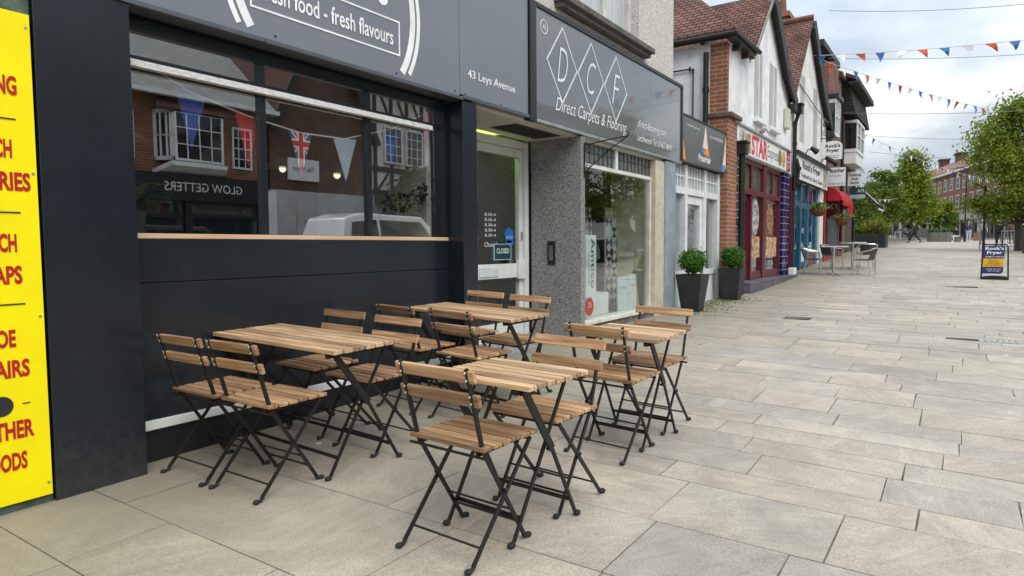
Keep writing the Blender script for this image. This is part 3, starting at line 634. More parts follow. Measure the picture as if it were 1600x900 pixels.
text('lettering','25',M('pink print',(.85,.6,.55),.5),(-3.582,6.90,.52),.09,.06,o)
o=thing('neon_sign',(-4.3,7.6,1.2),'pink oval lettered sign behind the display window glass','sign')
PK=EM('pink lit sign',(1,.06,.42),.6); mb=MB(); mb.disc((-4.32,7.95,1.585),.26,.01,r2=.085); mb.build('plate',PK,o)
text('lettering','amtico',M('dark print',(.05,.02,.03),.5),(-4.305,7.95,1.585),.34,.07,o)
o=thing('red_script',(-4.25,7.2,1.3),'red scribbled line and script lettering behind the display window','sign')
RD=M('coral red line',(.55,.08,.10),.5); mb=MB()
zz=[1.25,1.75,1.3,1.62,1.35,1.5,1.32,1.45,1.34,1.42,1.38,1.72,1.36]; mb.tube([(-4.25,6.95+i*.075,z) for i,z in enumerate(zz)],.007,5); mb.build('line',RD,o)
text('script','Amazing',RD,(-4.25,7.42,1.34),.85,.13,o,shear=.3)
# wall bracket
o=thing('hanging_bracket',(-3.49,6.60,2.2),'black wrought iron bracket with scrolls beside the granite pier','bracket')
mb=MB(); mb.tube([(-3.49,6.60,1.98),(-3.49,6.60,2.36)],.009,6); mb.tube([(-3.49,6.60,2.33),(-3.25,6.60,2.36),(-2.98,6.60,2.385)],.007,6); mb.tube([(-3.49,6.60,2.03),(-3.2,6.60,2.25),(-2.96,6.60,2.39),(-2.965,6.60,2.43)],.007,6)
for z,r in ((2.27,.045),(2.10,.04)):
    mb.tube([(-3.44+r*(1-k/22)*math.cos(k*.5),6.60,z+r*(1-k/22)*math.sin(k*.5)) for k in range(20)],.005,5)
mb.build('ironwork',BLACKMETAL,o)
# sign
DCFM=M('glossy grey acrylic',(.135,.143,.150),.05,0,.6,(.13,.137,.145),.5,coat=.35)
SILV=M('silver grey vinyl',(.72,.74,.76),.5)
sg=thing('flooring_sign',(XF,7.7,2.44),'glossy grey fascia sign with three white diamonds reading D C F','sign')
B('panel',DCFM,sg,(-3.60,XF-.004,5.60,8.52,2.47,3.555),(-3.60,XF-.004,8.524,9.68,2.47,3.555))
B('frame',M('black frame',(.015,.015,.016),.4),sg,(-3.60,XF+.012,5.525,5.60,2.44,3.6),(-3.60,XF+.012,9.68,9.745,2.44,3.6),(-3.60,XF+.012,5.60,9.68,3.556,3.60),bevel=.003)
B('edge_trim',ALU,sg,(-3.60,XF+.015,5.60,9.68,2.44,2.469),(-3.60,XF+.004,5.60,5.615,2.47,3.555),bevel=.002)
mb=MB(); n=(XF-.003)
def dia(cy,cz,w,h,t,mb):
    o_=[(cy,cz-h),(cy+w,cz),(cy,cz+h),(cy-w,cz)]; k=t/w
    i_=[(cy,cz-h+t*h/w),(cy+w-t,cz),(cy,cz+h-t*h/w),(cy-w+t,cz)]
    for a in range(4):
        b=(a+1)%4; mb.ext([(n,)+o_[a],(n,)+o_[b],(n,)+i_[b],(n,)+i_[a]],(.003,0,0))
for cy in (6.13,6.78,7.43): dia(cy,3.10,.325,.40,.022,mb)
mb.build('diamonds',SILV,sg)
for s,cy in (('D',6.13),('C',6.78),('F',7.43)): text('initial',s,SILV,(XF+.001,cy,3.10),.22,.36,sg,shear=.3,bold=-.014)
text('shop_name','Direct Carpets & Flooring',WHITEV,(XF+.001,6.86,2.665),1.75,.185,sg,shear=.34,bold=-.006)
text('web_address','direct-flooring.com',WHITEV,(XF+.001,8.58,2.79),1.0,.125,sg,shear=.34,bold=-.004)
text('telephone','Letchworth Tel: 01462 484911',WHITEV,(XF+.001,8.72,2.62),1.3,.085,sg,shear=.34,bold=0)
mb=MB(); c=(5.76,3.40)
ringpoly(c[0],c[1],.062,.070,n,.003,2,4,mb); mb.build('number_ring',WHITEV,sg); text('number','41',WHITEV,(XF+.001,5.76,3.40),.06,.06,sg,bold=.01)

# ------------------------------------------------------------------ hair salon
XS=-3.62
sa=thing('hair_salon',(-3.7,10.8,.2),'small single storey white panelled salon front between two taller buildings','building')
WS=M('white gloss woodwork',(.72,.74,.75),.4,0,.5,(.6,.62,.63),4)
[B('post',WS,sa,b,bevel=.004) for b in ((-3.75,XS+.03,9.50,9.62,.1,2.48),(-3.75,XS+.03,10.16,10.26,.1,2.48),(-3.75,XS+.03,11.10,11.20,.1,2.48),(-3.75,XS+.03,11.83,11.95,.1,2.48))]
[B('rail',WS,sa,b,bevel=.003) for b in ((-3.74,XS+.02,9.62,10.16,2.02,2.12),(-3.74,XS+.02,10.26,11.10,2.02,2.12),(-3.74,XS+.02,11.20,11.83,2.02,2.12),(-3.74,XS+.02,9.62,10.16,.72,.80),(-3.74,XS+.02,11.20,11.83,.72,.80))]
[B('panel',WS,sa,b) for b in ((-3.74,XS,9.62,10.16,.1,.72),(-3.74,XS,11.20,11.83,.1,.72))]
for y0,y1 in ((9.62,10.16),(10.26,11.10),(11.20,11.83)):
    mb=MB(); k=max(3,int((y1-y0)/.13))
    for i in range(1,k): mb.box(-3.71,XS,y0+i*(y1-y0)/k-.014,y0+i*(y1-y0)/k+.014,2.12,2.48)
    mb.box(-3.71,XS-.003,y0,y1,2.29,2.315); gb=mb.build('glazing_bars',WS,sa); B('pane',PANE,gb,(-3.70,-3.69,y0,y1,2.12,2.48))
for y0,y1 in ((9.62,10.16),(11.20,11.83)): B('shop_pane',GLASSW,sa,(-3.69,-3.684,y0,y1,.80,2.02))
d=B('door',WS,sa,(-3.73,XS-.01,10.27,10.38,.18,2.01),(-3.73,XS-.01,10.98,11.09,.18,2.01),(-3.73,XS-.01,10.38,10.98,1.88,2.01),(-3.73,XS-.01,10.38,10.98,.80,.92),(-3.73,XS-.015,10.38,10.98,.18,.80),bevel=.004)
B('pane',GLASSW,d,(-3.69,-3.684,10.38,10.98,.92,1.88)); B('letter_box',M('brass plate',(.35,.28,.15),.4,.7),d,(XS-.009,XS+.004,10.52,10.80,.83,.89)); B('handle',ALU,d,(XS-.01,XS+.04,11.00,11.03,.75,1.05),bevel=.004)
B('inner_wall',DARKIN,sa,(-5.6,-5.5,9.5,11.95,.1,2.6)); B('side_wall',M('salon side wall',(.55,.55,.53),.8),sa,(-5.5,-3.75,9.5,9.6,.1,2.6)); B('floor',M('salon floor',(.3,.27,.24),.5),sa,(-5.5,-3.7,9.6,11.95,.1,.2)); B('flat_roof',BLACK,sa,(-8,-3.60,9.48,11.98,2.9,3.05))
sg=thing('salon_sign',(XF,10.8,2.5),'grey sign with pink and orange triangles above the white salon front','sign')
B('panel',M('satin charcoal board',(.10,.10,.10),.35,0,.5),sg,(-3.60,XF,9.76,11.97,2.50,3.18),bevel=.003)
B('frame',BLACK,sg,(-3.60,XF+.01,9.76,11.97,3.181,3.205),(-3.60,XF+.01,9.745,9.758,2.50,3.205))
PKp=M('pink print',(.62,.02,.16),.5,0,.5,(.8,.12,.10),9); ORp=M('orange print',(.85,.30,.02),.5); BLp=M('blue print',(.05,.25,.6),.5)
def tri(cy,z0,h,w):
    x=XF+.001
    MB().ext([(x,cy-w*.32,z0+h*.22),(x,cy+w*.34,z0+h*.15),(x,cy,z0+h)],(.002,0,0)).build('triangle',PKp,sg)
    MB().ext([(x,cy-w*.2,z0),(x,cy+w*.5,z0-.01),(x,cy+w*.3,z0+h*.24),(x,cy+.0,z0+h*.18)],(.003,0,0)).build('triangle_base',ORp,sg)
    MB().ext([(x,cy-w*.5,z0+.01),(x,cy-w*.22,z0),(x,cy-w*.12,z0+h*.17),(x,cy-w*.4,z0+h*.2)],(.003,0,0)).build('triangle_corner',BLp,sg)
tri(10.83,2.70,.46,.44)
MB().ext([(XF+.001,9.77,2.52),(XF+.001,9.90,2.52),(XF+.001,9.77,2.85)],(.002,0,0)).build('triangle',ORp,sg)
MB().ext([(XF+.001,11.78,2.62),(XF+.001,11.965,2.56),(XF+.001,11.965,3.14)],(.002,0,0)).build('triangle',PKp,sg); B('triangle_corner',BLp,sg,(XF+.001,XF+.003,11.72,11.9,2.515,2.62))
text('shop_name','PrismHair',WHITEV,(XF+.003,10.80,2.625),.62,.115,sg,bold=.02)
text('web_address','www.prism-hair.co.uk',WHITEV,(XF+.003,10.25,3.06),.60,.045,sg); text('telephone','call us now: 01462 670 980',WHITEV,(XF+.003,11.42,3.03),.70,.055,sg)

# box ball planters
BOXL=LEAF('box leaf',(.035,.10,.012),(.075,.19,.02),(.15,.30,.045))
def boxball(x,y,label):
    z=G(x,y); o=thing('box_ball_planter',(x,y,z),label,'planter','tapered planters with box balls outside the salon')
    mb=MB(); a,b,h=.125,.195,.55
    v=[(x+s*a,y+t*a,z) for s,t in ((-1,-1),(1,-1),(1,1),(-1,1))]+[(x+s*b,y+t*b,z+h) for s,t in ((-1,-1),(1,-1),(1,1),(-1,1))]+[(x+s*(b-.03),y+t*(b-.03),z+h) for s,t in ((-1,-1),(1,-1),(1,1),(-1,1))]+[(x+s*(b-.04),y+t*(b-.04),z+h-.06) for s,t in ((-1,-1),(1,-1),(1,1),(-1,1))]
    f=[(3,2,1,0)]
    for i in range(4): j=(i+1)%4; f+=[(i,j,j+4,i+4),(i+4,j+4,j+8,i+8),(i+8,j+8,j+12,i+12)]
    mb.add(v,f); mb.build('pot',M('charcoal planter',(.016,.016,.018),.5,0,.4,(.030,.030,.031),6),o,bevel=.004)
    MB().box(x-.155,x+.155,y-.155,y+.155,z+h-.07,z+h-.05).build('soil',M('soil',(.04,.03,.02),.95),o)
    MB().tube([(x,y,z+h-.05),(x+.01,y,z+h+.10)],.018,8).build('stem',M('bark',(.10,.07,.05),.9),o)
    mb=MB(); tn=[]; c=Vector((x,y,z+h+.19))
    for i in range(2300):
        n=Vector((random.gauss(0,1),random.gauss(0,1),random.gauss(0,1))).normalized(); r=.180*(random.gauss(.86,.17)+.04*math.sin(n.x*9+n.y*7)+.03*math.sin(n.z*11)); p=c+Vector((n.x*r,n.y*r,n.z*r*.92))
        nn=(n+Vector((random.uniform(-.9,.9),random.uniform(-.9,.9),random.uniform(-.9,.9)))).normalized(); u=nn.orthogonal().normalized(); u=Matrix.Rotation(random.random()*6.3,3,nn)@u; w=nn.cross(u); s=random.uniform(.010,.017)
        mb.quad([p-u*s*1.5,p-w*s,p+u*s*1.5,p+w*s]); tn.append(min(1,max(0,random.gauss(.5,.22))))
    mb.build('foliage',BOXL,o,tone=tn)
boxball(-3.28,9.62,'charcoal planter with a box ball, nearer of the two, by the blue grey pilaster')
boxball(-3.30,11.75,'charcoal planter with a box ball, farther of the two, by the brick pier')
# moss in the paving
mb=MB(); rn=random.Random(3)
for i in range(900):
    x=-3.5+abs(rn.gauss(0,.28)); y=rn.uniform(9.0,12.2)+rn.gauss(0,.1); z=G(x,y)+.001; s=rn.uniform(.006,.02); 
    mb.add([(x-s,y-s*.6,z),(x+s,y-s*.7,z),(x+s*.4,y+s,z),(x,y,z+s*.5)],[(0,1,3),(1,2,3),(2,0,3)])
tag(mb.build('moss',M('moss',(.11,.13,.045),.95,0,.1,(.06,.08,.02),30),org=(0,0,0)),'green moss growing in the joints at the foot of the shop fronts','moss',kind='stuff')
# ------------------------------------------------------------------ takeaway building (gabled)
BRK=BR('orange red brick',(.33,.105,.05),(.25,.075,.035),(.30,.26,.21),dirt=.3)
BRKD=BR('dark red brick',(.20,.06,.04),(.14,.045,.032),(.22,.19,.16),dirt=.35)
TILEX=BR('clay tiles courses x',(.24,.11,.08),(.15,.07,.055),(.035,.02,.016),w=.165,h=.075,mort=.013,mode='roof_x',bump=1,dirt=.5)
TILEY=BR('clay tiles courses y',(.24,.11,.08),(.15,.07,.055),(.035,.02,.016),w=.165,h=.075,mort=.013,mode='roof_y',bump=1,dirt=.5)
RENDER=M('white roughcast render',(.82,.83,.84),.9,0,.2,(.64,.65,.66),3,bump=.6,bscale=60)
CREAM=M('off white render',(.78,.77,.73),.9,0,.2,(.60,.59,.56),2.5,bump=.4,bscale=50)
BARGE=M('black stained timber',(.018,.017,.016),.6,0,.4,(.03,.028,.026),9,stretch=(1,1,3))
MAROON=M('maroon paint',(.12,.012,.022),.35,0,.5,(.085,.01,.018),4)
tk=thing('takeaway_building',(-3.6,14.7,.3),'white roughcast gabled building with a brick corner and maroon shop front','building')
B('side_wall',RENDER,tk,(-10.2,-3.80,11.99,12.2,.1,4.82))
B('front_wall',RENDER,tk,(-3.9,XF-.012,12.145,12.56,3.58,4.80),(-3.9,XF-.012,12.56,17.48,2.96,4.80),(-4.05,-3.9,12.2,17.48,.2,4.8))
mb=MB(); mb.ext([(XF-.012,13.4,4.801),(XF-.012,17.3,4.801),(XF-.012,15.0,6.40)],(-.25,0,0)); mb.build('gable_wall',RENDER,tk)
bp=B('corner_pier',BRK,tk,(-3.80,XF,11.985,12.10,3.58,4.80),(-3.80,XF-.03,12.10,12.14,3.60,4.80)); B('pier_base',BRK,tk,(-3.80,XF+.03,11.985,12.56,.1,3.50))
B('pier_cap',M('stained stone cap',(.16,.10,.075),.9,0,.2,(.09,.065,.05),9),tk,(-3.84,XF+.10,11.95,12.66,3.501,3.578),bevel=.01)
rf=MB(); th=(0,0,-.12); xe=-3.32
rf.ext([(xe,11.85,4.99),(-6.8,15.35,8.5),(-10.4,11.85,4.99)],th,0); rf.ext([(xe,11.85,4.99),(xe,13.30,4.99),(-4.6,13.75,6.28),(-6.8,15.35,8.5)],th,1)
rf.ext([(-6.8,15.35,8.5),(-4.6,13.75,6.28),(-4.6,17.3,6.28),(-6.8,17.3,8.5)],th,1)
ap=(15.0,6.55); lf=(13.45,4.92); rt_=(16.4,5.28); rb=(17.25,4.76)
rf.ext([(-3.42,)+lf,(-3.42,)+ap,(-5.2,)+ap,(-4.2,)+lf],(0,0,-.10),0)
rf.ext([(-3.40,)+ap,(-3.40,)+rt_,(-5.0,)+rt_,(-5.3,)+ap],(0,0,-.10),0); rf.ext([(-3.40,)+rt_,(-3.40,)+rb,(-5.0,)+rb,(-5.0,)+rt_],(0,0,-.10),0)
rf.build('roof',[TILEX,TILEY],tk)
ev=MB(); ev.box(-10.2,xe,11.83,11.88,4.83,4.92); ev.box(xe-.05,xe,11.88,13.28,4.83,4.92); ev.box(-3.5,xe-.05,11.89,13.26,4.84,4.87); ev.tube([(-10.2,11.80,4.90),(xe+.04,11.80,4.89),(xe+.05,13.32,4.89)],.042,8); ev.build('eaves_gutter',BARGE,tk)
for y in (12.3,12.9): B('eaves_bracket',BARGE,tk,(XF,xe-.06,y,y+.07,4.72,4.82))
bb=MB()
bb.bar((-3.37,ap[0]-.02,ap[1]-.14),(-3.37,rt_[0],rt_[1]-.16),.05,.30,(0,.6,1)); bb.bar((-3.37,rt_[0]-.05,rt_[1]-.15),(-3.37,rb[0]+.05,rb[1]-.16),.05,.28,(0,.6,1)); bb.box(-3.5,-3.34,16.95,17.3,4.42,4.58)
bb.bar((-3.44,ap[0]-.02,ap[1]-.20),(-3.44,rt_[0],rt_[1]-.22),.10,.04,(0,.6,1)); bb.build('bargeboard',BARGE,tk)
bb=MB(); bb.bar((-3.41,ap[0]+.02,ap[1]-.07),(-3.41,lf[0],lf[1]-.07),.03,.07,(0,-.6,1)); bb.build('left_verge',M('mortar verge',(.3,.27,.24),.9),tk)
for y0,y1 in ((13.9,14.5),(15.15,15.8)):
    w=B('blind_window',M('grey weathered panel',(.47,.47,.46),.8,0,.3,(.32,.32,.31),7,stretch=(1,3,.4)),tk,(XF-.011,XF-.004,y0,y1,3.79,5.15)); B('sill',WHITE,w,(XF-.01,XF+.09,y0-.08,y1+.08,3.70,3.785),bevel=.006); B('centre_bar',WHITE,w,(XF-.004,XF+.006,(y0+y1)/2-.02,(y0+y1)/2+.02,3.79,5.15))
# shop front
XT=-3.62
sf=B('shopfront',MAROON,tk,(-3.75,XT+.04,13.40,13.52,.5,2.96),(-3.75,XT+.03,14.10,14.20,.5,2.96),(-3.75,XT+.05,15.05,15.30,.5,2.96),(-3.75,XT+.03,16.66,16.78,.5,2.96),(-3.75,XT+.035,13.52,16.66,2.86,2.96),(-3.75,XT+.045,13.52,16.66,2.25,2.36),(-3.75,XT+.02,14.2,15.05,.5,.66),(-3.75,XT+.02,15.3,16.66,.5,.66),bevel=.004)
for y0,y1 in ((14.2,15.05),(15.3,16.66)):
    B('pane',GLASSW,sf,(XT-.03,XT-.02,y0,y1,.66,2.25))
for y0,y1 in ((13.52,14.10),(14.2,15.05),(15.3,16.0),(16.0,16.66)): B('fanlight',M('obscured fanlight',(.13,.14,.10),.12,0,.7,(.05,.055,.04),8,bump=.3,bscale=15),sf,(XT-.03,XT-.02,y0+.01,y1-.01,2.36,2.86))
B('fanlight_bar',MAROON,sf,(-3.7,XT+.02,15.97,16.03,2.36,2.86))
d=B('door',MAROON,tk,(-3.72,XT-.03,13.53,13.62,.5,2.24),(-3.72,XT-.03,14.00,14.09,.5,2.24),(-3.72,XT-.03,13.62,14.0,.5,1.1),(-3.72,XT-.03,13.62,14.0,2.12,2.24)); B('pane',GLASSW,d,(-3.69,-3.68,13.62,14.0,1.1,2.12))
def poster(y0,y1,z0,z1,seed):
    m=M('food print %d'%seed,(.62,.50,.30),.5,0,.4,(.25,.10,.06),11+seed,lo=.42,hi=.56); B('food_poster',m,sf,(XT-.019,XT-.012,y0,y1,z0,z1))
poster(14.24,15.0,.95,1.40,1); poster(15.36,16.6,.95,1.40,2)
for yc,c in ((14.62,(.5,.5,.48)),(15.95,(.42,.22,.13))):
    mb=MB().disc((XT-.019,yc,1.82),.30,.006,r2=.38); mb.build('food_sticker',M('plate print %d'%int(yc*10),c,.5,0,.4,tuple(k*.25 for k in c),12,lo=.44,hi=.56),sf)
B('price_list',WHITE,d,(-3.679,-3.672,13.66,13.9,1.45,1.75))
def tiled(name,col,y0,y1,z0,z1,parent):
    m=BR(name,col,tuple(c*.75 for c in col),(.5,.5,.5),w=.30,h=.16,mort=.006,rough=.15,bump=.3,dirt=.2); B('tiled_pilaster',m,parent,(-3.8,XF-.03,y0,y1,z0,z1))
tiled('dark grey glazed tile',(.05,.055,.055),12.72,13.38,.28,2.96,tk); tiled('navy glazed tile',(.012,.014,.10),16.80,17.44,.45,2.96,tk)
B('shop_step',BR('purple grey tile step',(.13,.12,.16),(.10,.095,.12),(.07,.065,.06),w=.3,h=.15,mode='roof_y',rough=.4,dirt=.5,bump=.3),tk,(-3.75,-3.30,13.0,17.46,.1,.495),bevel=.01)
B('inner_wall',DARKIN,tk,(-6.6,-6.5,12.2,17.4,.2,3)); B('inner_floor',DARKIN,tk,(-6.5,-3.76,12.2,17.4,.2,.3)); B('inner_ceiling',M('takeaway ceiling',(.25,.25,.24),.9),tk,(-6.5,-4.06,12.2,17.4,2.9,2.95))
B('step_box',WHITE,tk,(-3.45,-3.32,17.08,17.4,.497,.66),bevel=.006)
o=B('burglar_alarm',M('alarm box',(.6,.58,.45),.5),None,(XF-.005,XF+.09,16.55,16.85,3.95,4.42),bevel=.02); tag(o,'cream burglar alarm box on the white gable above the takeaway sign','alarm box')
mb=MB(); mb.box(XF-.012,XF+.03,14.0,14.45,3.46,3.60); mb.tube([(XF+.03,14.2,3.55),(XF+.14,14.2,3.6),(XF+.2,14.25,3.52)],.035,8); mb.blob((XF+.06,14.3,3.56),(.06,.10,.05),2); o=mb.build('floodlight',M('grey lamp body',(.5,.5,.5),.4)); tag(o,'small grey floodlight just above the takeaway sign','lamp')
sg=thing('takeaway_sign',(XF,14.8,2.98),'white fascia sign with STAR in red capitals and Express in grey','sign')
B('panel',M('white sign board',(.76,.77,.76),.35,0,.5,(.70,.71,.70),2),sg,(-3.6,XF+.02,12.45,17.24,2.975,3.46),bevel=.004); B('top_trim',M('lead flashing',(.35,.35,.36),.6),sg,(-3.6,XF+.06,12.4,17.28,3.462,3.50))
RS=M('scarlet print',(.62,.03,.03),.5)
text('star','STAR',RS,(XF+.023,14.28,3.215),1.30,.40,sg,bold=.035); text('express','Express',M('slate print',(.10,.13,.17),.5),(XF+.023,15.46,3.19),1.02,.33,sg,bold=-.008)
B('photo_print',M('food print a',(.12,.11,.10),.5,0,.4,(.5,.5,.5),9,lo=.45,hi=.55),sg,(XF+.021,XF+.024,12.78,13.12,3.04,3.40)); B('photo_print',M('food print b',(.22,.12,.05),.5,0,.4,(.45,.32,.15),9,lo=.45,hi=.55),sg,(XF+.021,XF+.024,13.16,13.55,3.02,3.38))
for y,c in ((16.12,(.32,.22,.06)),(16.50,(.62,.42,.10))): MB().disc((XF+.021,y,3.21),.17,.004,r2=.18).build('food_print',M('dish %d'%int(y*100),c,.5,0,.4,tuple(k*.4 for k in c),15,lo=.45,hi=.55),sg)
B('red_block',M('crimson print',(.36,.012,.05),.5),sg,(XF+.021,XF+.024,16.82,17.22,2.985,3.45)); text('red_block_print','FREE\nDELIVERY\n685 777',WHITEV,(XF+.026,17.02,3.2),.32,.30,sg)
def pipe(label,pts,r=.045,hop=None,name='drainpipe'):
    mb=MB(); mb.tube(pts,r,10)
    if hop: mb.box(hop[0]-.09,hop[0]+.09,hop[1]-.11,hop[1]+.11,hop[2]-.10,hop[2]+.10); mb.box(hop[0]-.11,hop[0]+.11,hop[1]-.13,hop[1]+.13,hop[2]+.10,hop[2]+.14)
    for p in pts[1:-1]: mb.tube([(p[0],p[1],p[2]-.04),(p[0],p[1],p[2]+.04)],r*1.25,10)
    tag(mb.build(name,BLACKMETAL,smooth=True),label,'drainpipe')
pipe('black drainpipe with a square hopper between the brick pier and the dark grey tiles',[(-3.40,12.66,.28),(-3.40,12.66,1.6),(-3.40,12.66,2.95)],.055,(-3.40,12.66,3.0))
pipe('black drainpipe down the junction of the two white gables',[(-3.44,17.52,2.6),(-3.44,17.52,3.7),(-3.44,17.52,4.2),(-3.36,17.50,4.42)],.045,(-3.36,17.50,4.52))
pipe('black drainpipe on the white side wall left of the brick corner, reaching the eaves',[(-3.86,11.93,3.2),(-3.86,11.93,4.0),(-3.86,11.93,4.66)],.05)
pipe('thin dark cable pipe looping over the white side wall above the salon sign',[(-4.10,11.95,3.2),(-4.10,11.95,4.38),(-4.16,11.95,4.42),(-5.2,11.95,4.42)],.014,name='cable_pipe')
pipe('black bent drainpipe between the takeaway sign and the fish shop sign',[(-3.42,17.60,3.35),(-3.36,17.62,3.1),(-3.40,17.62,2.75),(-3.48,17.60,2.55),(-3.48,17.60,.5)],.05)

# ------------------------------------------------------------------ fish and chip shop
fc=thing('fish_shop_building',(-3.6,20,.5),'second white gabled building with a blue fish shop front','building')
B('front_wall',CREAM,fc,(-4.0,XF,17.66,22.48,2.9,5.0)); MB().ext([(XF,17.66,5.001),(XF,22.48,5.001),(XF,19.4,7.05)],(-.3,0,0)).build('gable_wall',CREAM,fc)
rf=MB(); ap=(19.4,7.25); lf=(17.4,4.95); r1=(21.2,5.75); r2=(22.7,4.92)
rf.ext([(-3.40,)+lf,(-3.40,)+ap,(-9,)+ap,(-9,)+lf],(0,0,-.10),0)
for a,b in ((ap,r1),(r1,r2)): rf.ext([(-3.40,)+a,(-3.40,)+b,(-9,)+b,(-9,)+a],(0,0,-.10),0)
rf.tube([(-3.40,19.4,7.27),(-9,19.4,7.27)],.08,8,1); rf.build('roof',[TILEX,M('ridge tile',(.19,.085,.06),.9)],fc)
bb=MB()
for a,b in ((ap,r1),(r1,r2)): bb.bar((-3.37,a[0],a[1]-.17),(-3.37,b[0],b[1]-.17),.06,.32,(0,.6,1)); bb.bar((-3.45,a[0],a[1]-.24),(-3.45,b[0],b[1]-.24),.12,.05,(0,.6,1))
bb.box(-3.5,-3.30,22.3,22.8,4.52,4.70); bb.build('bargeboard',BARGE,fc)
for y0,y1 in ((18.4,18.95),(20.2,20.8)): B('blind_window',MC['grey weathered panel'],fc,(XF,XF+.006,y0,y1,3.9,5.6))
BLUE=M('petrol blue paint',(.012,.12,.22),.4,0,.5,(.01,.09,.17),4)
XB=-3.65
sf=B('shopfront',BLUE,fc,(-3.8,XB+.04,18.35,18.6,.55,2.9),(-3.8,XB+.04,19.3,19.5,.55,2.9),(-3.8,XB+.04,20.3,20.5,.6,2.9),(-3.8,XB+.04,21.6,21.9,.6,2.9),(-3.8,XB+.03,18.6,21.6,2.25,2.38),bevel=.004)
B('pane',GLASSW,sf,(XB-.02,XB-.01,18.6,21.6,1.1,2.25),(XB-.02,XB-.01,18.6,21.6,2.38,2.9))
d=B('door',BLUE,fc,(-3.8,XB,19.5,20.3,.6,1.1),(-3.8,XB,19.5,19.62,1.1,2.24),(-3.8,XB,20.18,20.3,1.1,2.24)); B('poster',WHITE,d,(XB+.0,XB+.006,19.7,20.1,.75,1.05))
B('brick_base',BRKD,fc,(-3.8,XB+.05,17.66,18.35,.4,1.05)); B('brick_base',BRKD,fc,(-3.8,XB+.02,20.5,21.6,.5,1.1)); B('white_pier',CREAM,fc,(-3.8,XB+.1,21.9,22.48,.5,2.9)); B('white_pier',CREAM,fc,(-3.8,XB+.02,17.66,18.35,1.05,2.9))
B('maroon_post',MAROON,fc,(-3.6,XF+.02,17.48,17.64,.45,2.9))
B('inner_wall',DARKIN,fc,(-6.1,-6.0,17.7,22.4,.4,3))
sg=thing('fish_shop_sign',(XF,20.1,2.9),'white fascia sign lettered Rock\'s Fryer in dark old style type','sign')
B('panel',MC['white sign board'],sg,(-3.6,XF+.05,17.78,22.5,2.90,3.50),bevel=.004); B('top_trim',BLACK,sg,(-3.6,XF+.12,17.72,22.55,3.502,3.58))
DK=M('near black ink',(.02,.02,.02),.5)
text('shop_name',"Rock's Fryer",DK,(XF+.053,19.9,3.28),2.6,.27,sg,bold=.03); text('small_print','Traditional Fish, Chips & Chicken',DK,(XF+.053,20.0,3.02),3.2,.15,sg,bold=.012); B('print',M('brown photo print',(.2,.13,.08),.5,0,.4,(.5,.45,.35),12,lo=.4,hi=.6),sg,(XF+.051,XF+.054,21.75,22.35,2.95,3.45))
for y in (18.9,21.2,22.2):
    mb=MB(); mb.tube([(XF+.05,y,3.58),(XF+.12,y,3.72),(XF+.22,y,3.70)],.014,6); mb.tube([(XF+.20,y-.05,3.76),(XF+.34,y+.05,3.64)],[.05,.085],10); o=mb.build('sign_lamp',BLACKMETAL); tag(o,{18.9:'black spot lamp over the left of the white fish shop sign',21.2:'black spot lamp over the right half of the white fish shop sign',22.2:'black spot lamp at the far end of the fish shop sign'}[y],'lamp','lamps over the fish shop sign')
hs=thing('hanging_sign',(-3.5,21.5,3.7),'white arched hanging sign reading Rock\'s Fryer on a scrolled iron bracket','sign')
mb=MB(); P=[(-3.42,3.72),(-2.92,3.72),(-2.92,4.12)]+[(-3.17+.25*math.cos(a),4.12+.14*math.sin(a)) for a in [math.pi*i/10 for i in range(0,11)]][1:-1]+[(-3.42,4.12)]
mb.ext([(x,21.49,z) for x,z in P],(0,.03,0)); mb.build('board',MC['white sign board'],hs)
text('lettering',"Rock's\nFryer",DK,(-3.17,21.487,4.04),.40,.27,hs,facing='-y',bold=.03); text('small_print','Traditional Fish\nand Chicken',DK,(-3.17,21.487,3.80),.36,.09,hs,facing='-y')
mb=MB(); mb.tube([(-3.5,21.5,4.35),(-2.9,21.5,4.33)],.014,6); mb.tube([(-3.49,21.5,4.25),(-3.49,21.5,5.0)],.014,6)
for cx_,cz,r in ((-3.38,4.50,.10),(-3.2,4.44,.07),(-3.38,4.75,.08)): mb.tube([(cx_+r*(1-k/30)*math.cos(k*.45),21.5,cz+r*(1-k/30)*math.sin(k*.45)) for k in range(26)],.010,5)
mb.build('bracket',BLACKMETAL,hs)
def basket(x,y,z,label):
    o=thing('hanging_basket',(x,y,z),label,'basket','hanging baskets on the shop fronts'); mb=MB(); mb.tube([(x,y,z-.16),(x,y,z-.14),(x,y,z-.05),(x,y,z+.06)],[.05,.12,.19,.22],14); mb.build('basket',M('wicker',(.20,.11,.045),.9,0,.2,(.10,.055,.02),20,bump=.6,bscale=60),o)
    mb=MB(); [mb.tube([(x+.2*math.cos(a),y+.2*math.sin(a),z+.06),(x,y,z+.5)],.004,4) for a in (0,2.1,4.2)]; mb.tube([(x,y,z+.5),(-3.5,y,z+.62)],.008,5); mb.build('chain',BLACKMETAL,o)
    mb=MB(); tn=[]
    for i in range(420):
        a=random.random()*6.3; r=abs(random.gauss(0,.15)); p=Vector((x+math.cos(a)*r*1.4,y+math.sin(a)*r*1.4,z+.08+random.random()*.14-r*.25)); n=Vector((random.gauss(0,1),random.gauss(0,1),random.gauss(0,1)+.6)).normalized(); u=n.orthogonal().normalized()*.028; v=n.cross(u).normalized()*.018
        mb.quad([p-u,p-v,p+u,p+v]); tn.append(random.random())
    mb.build('plants',LEAF('basket plants',(.05,.11,.02),(.13,.22,.05),(.42,.40,.24)),o,tone=tn)
basket(-3.1,18.9,2.12,'wicker hanging basket of pale flowers in front of the blue fish shop windows'); basket(-3.05,22.9,1.98,'hanging basket of plants below the red canopy of the butcher')

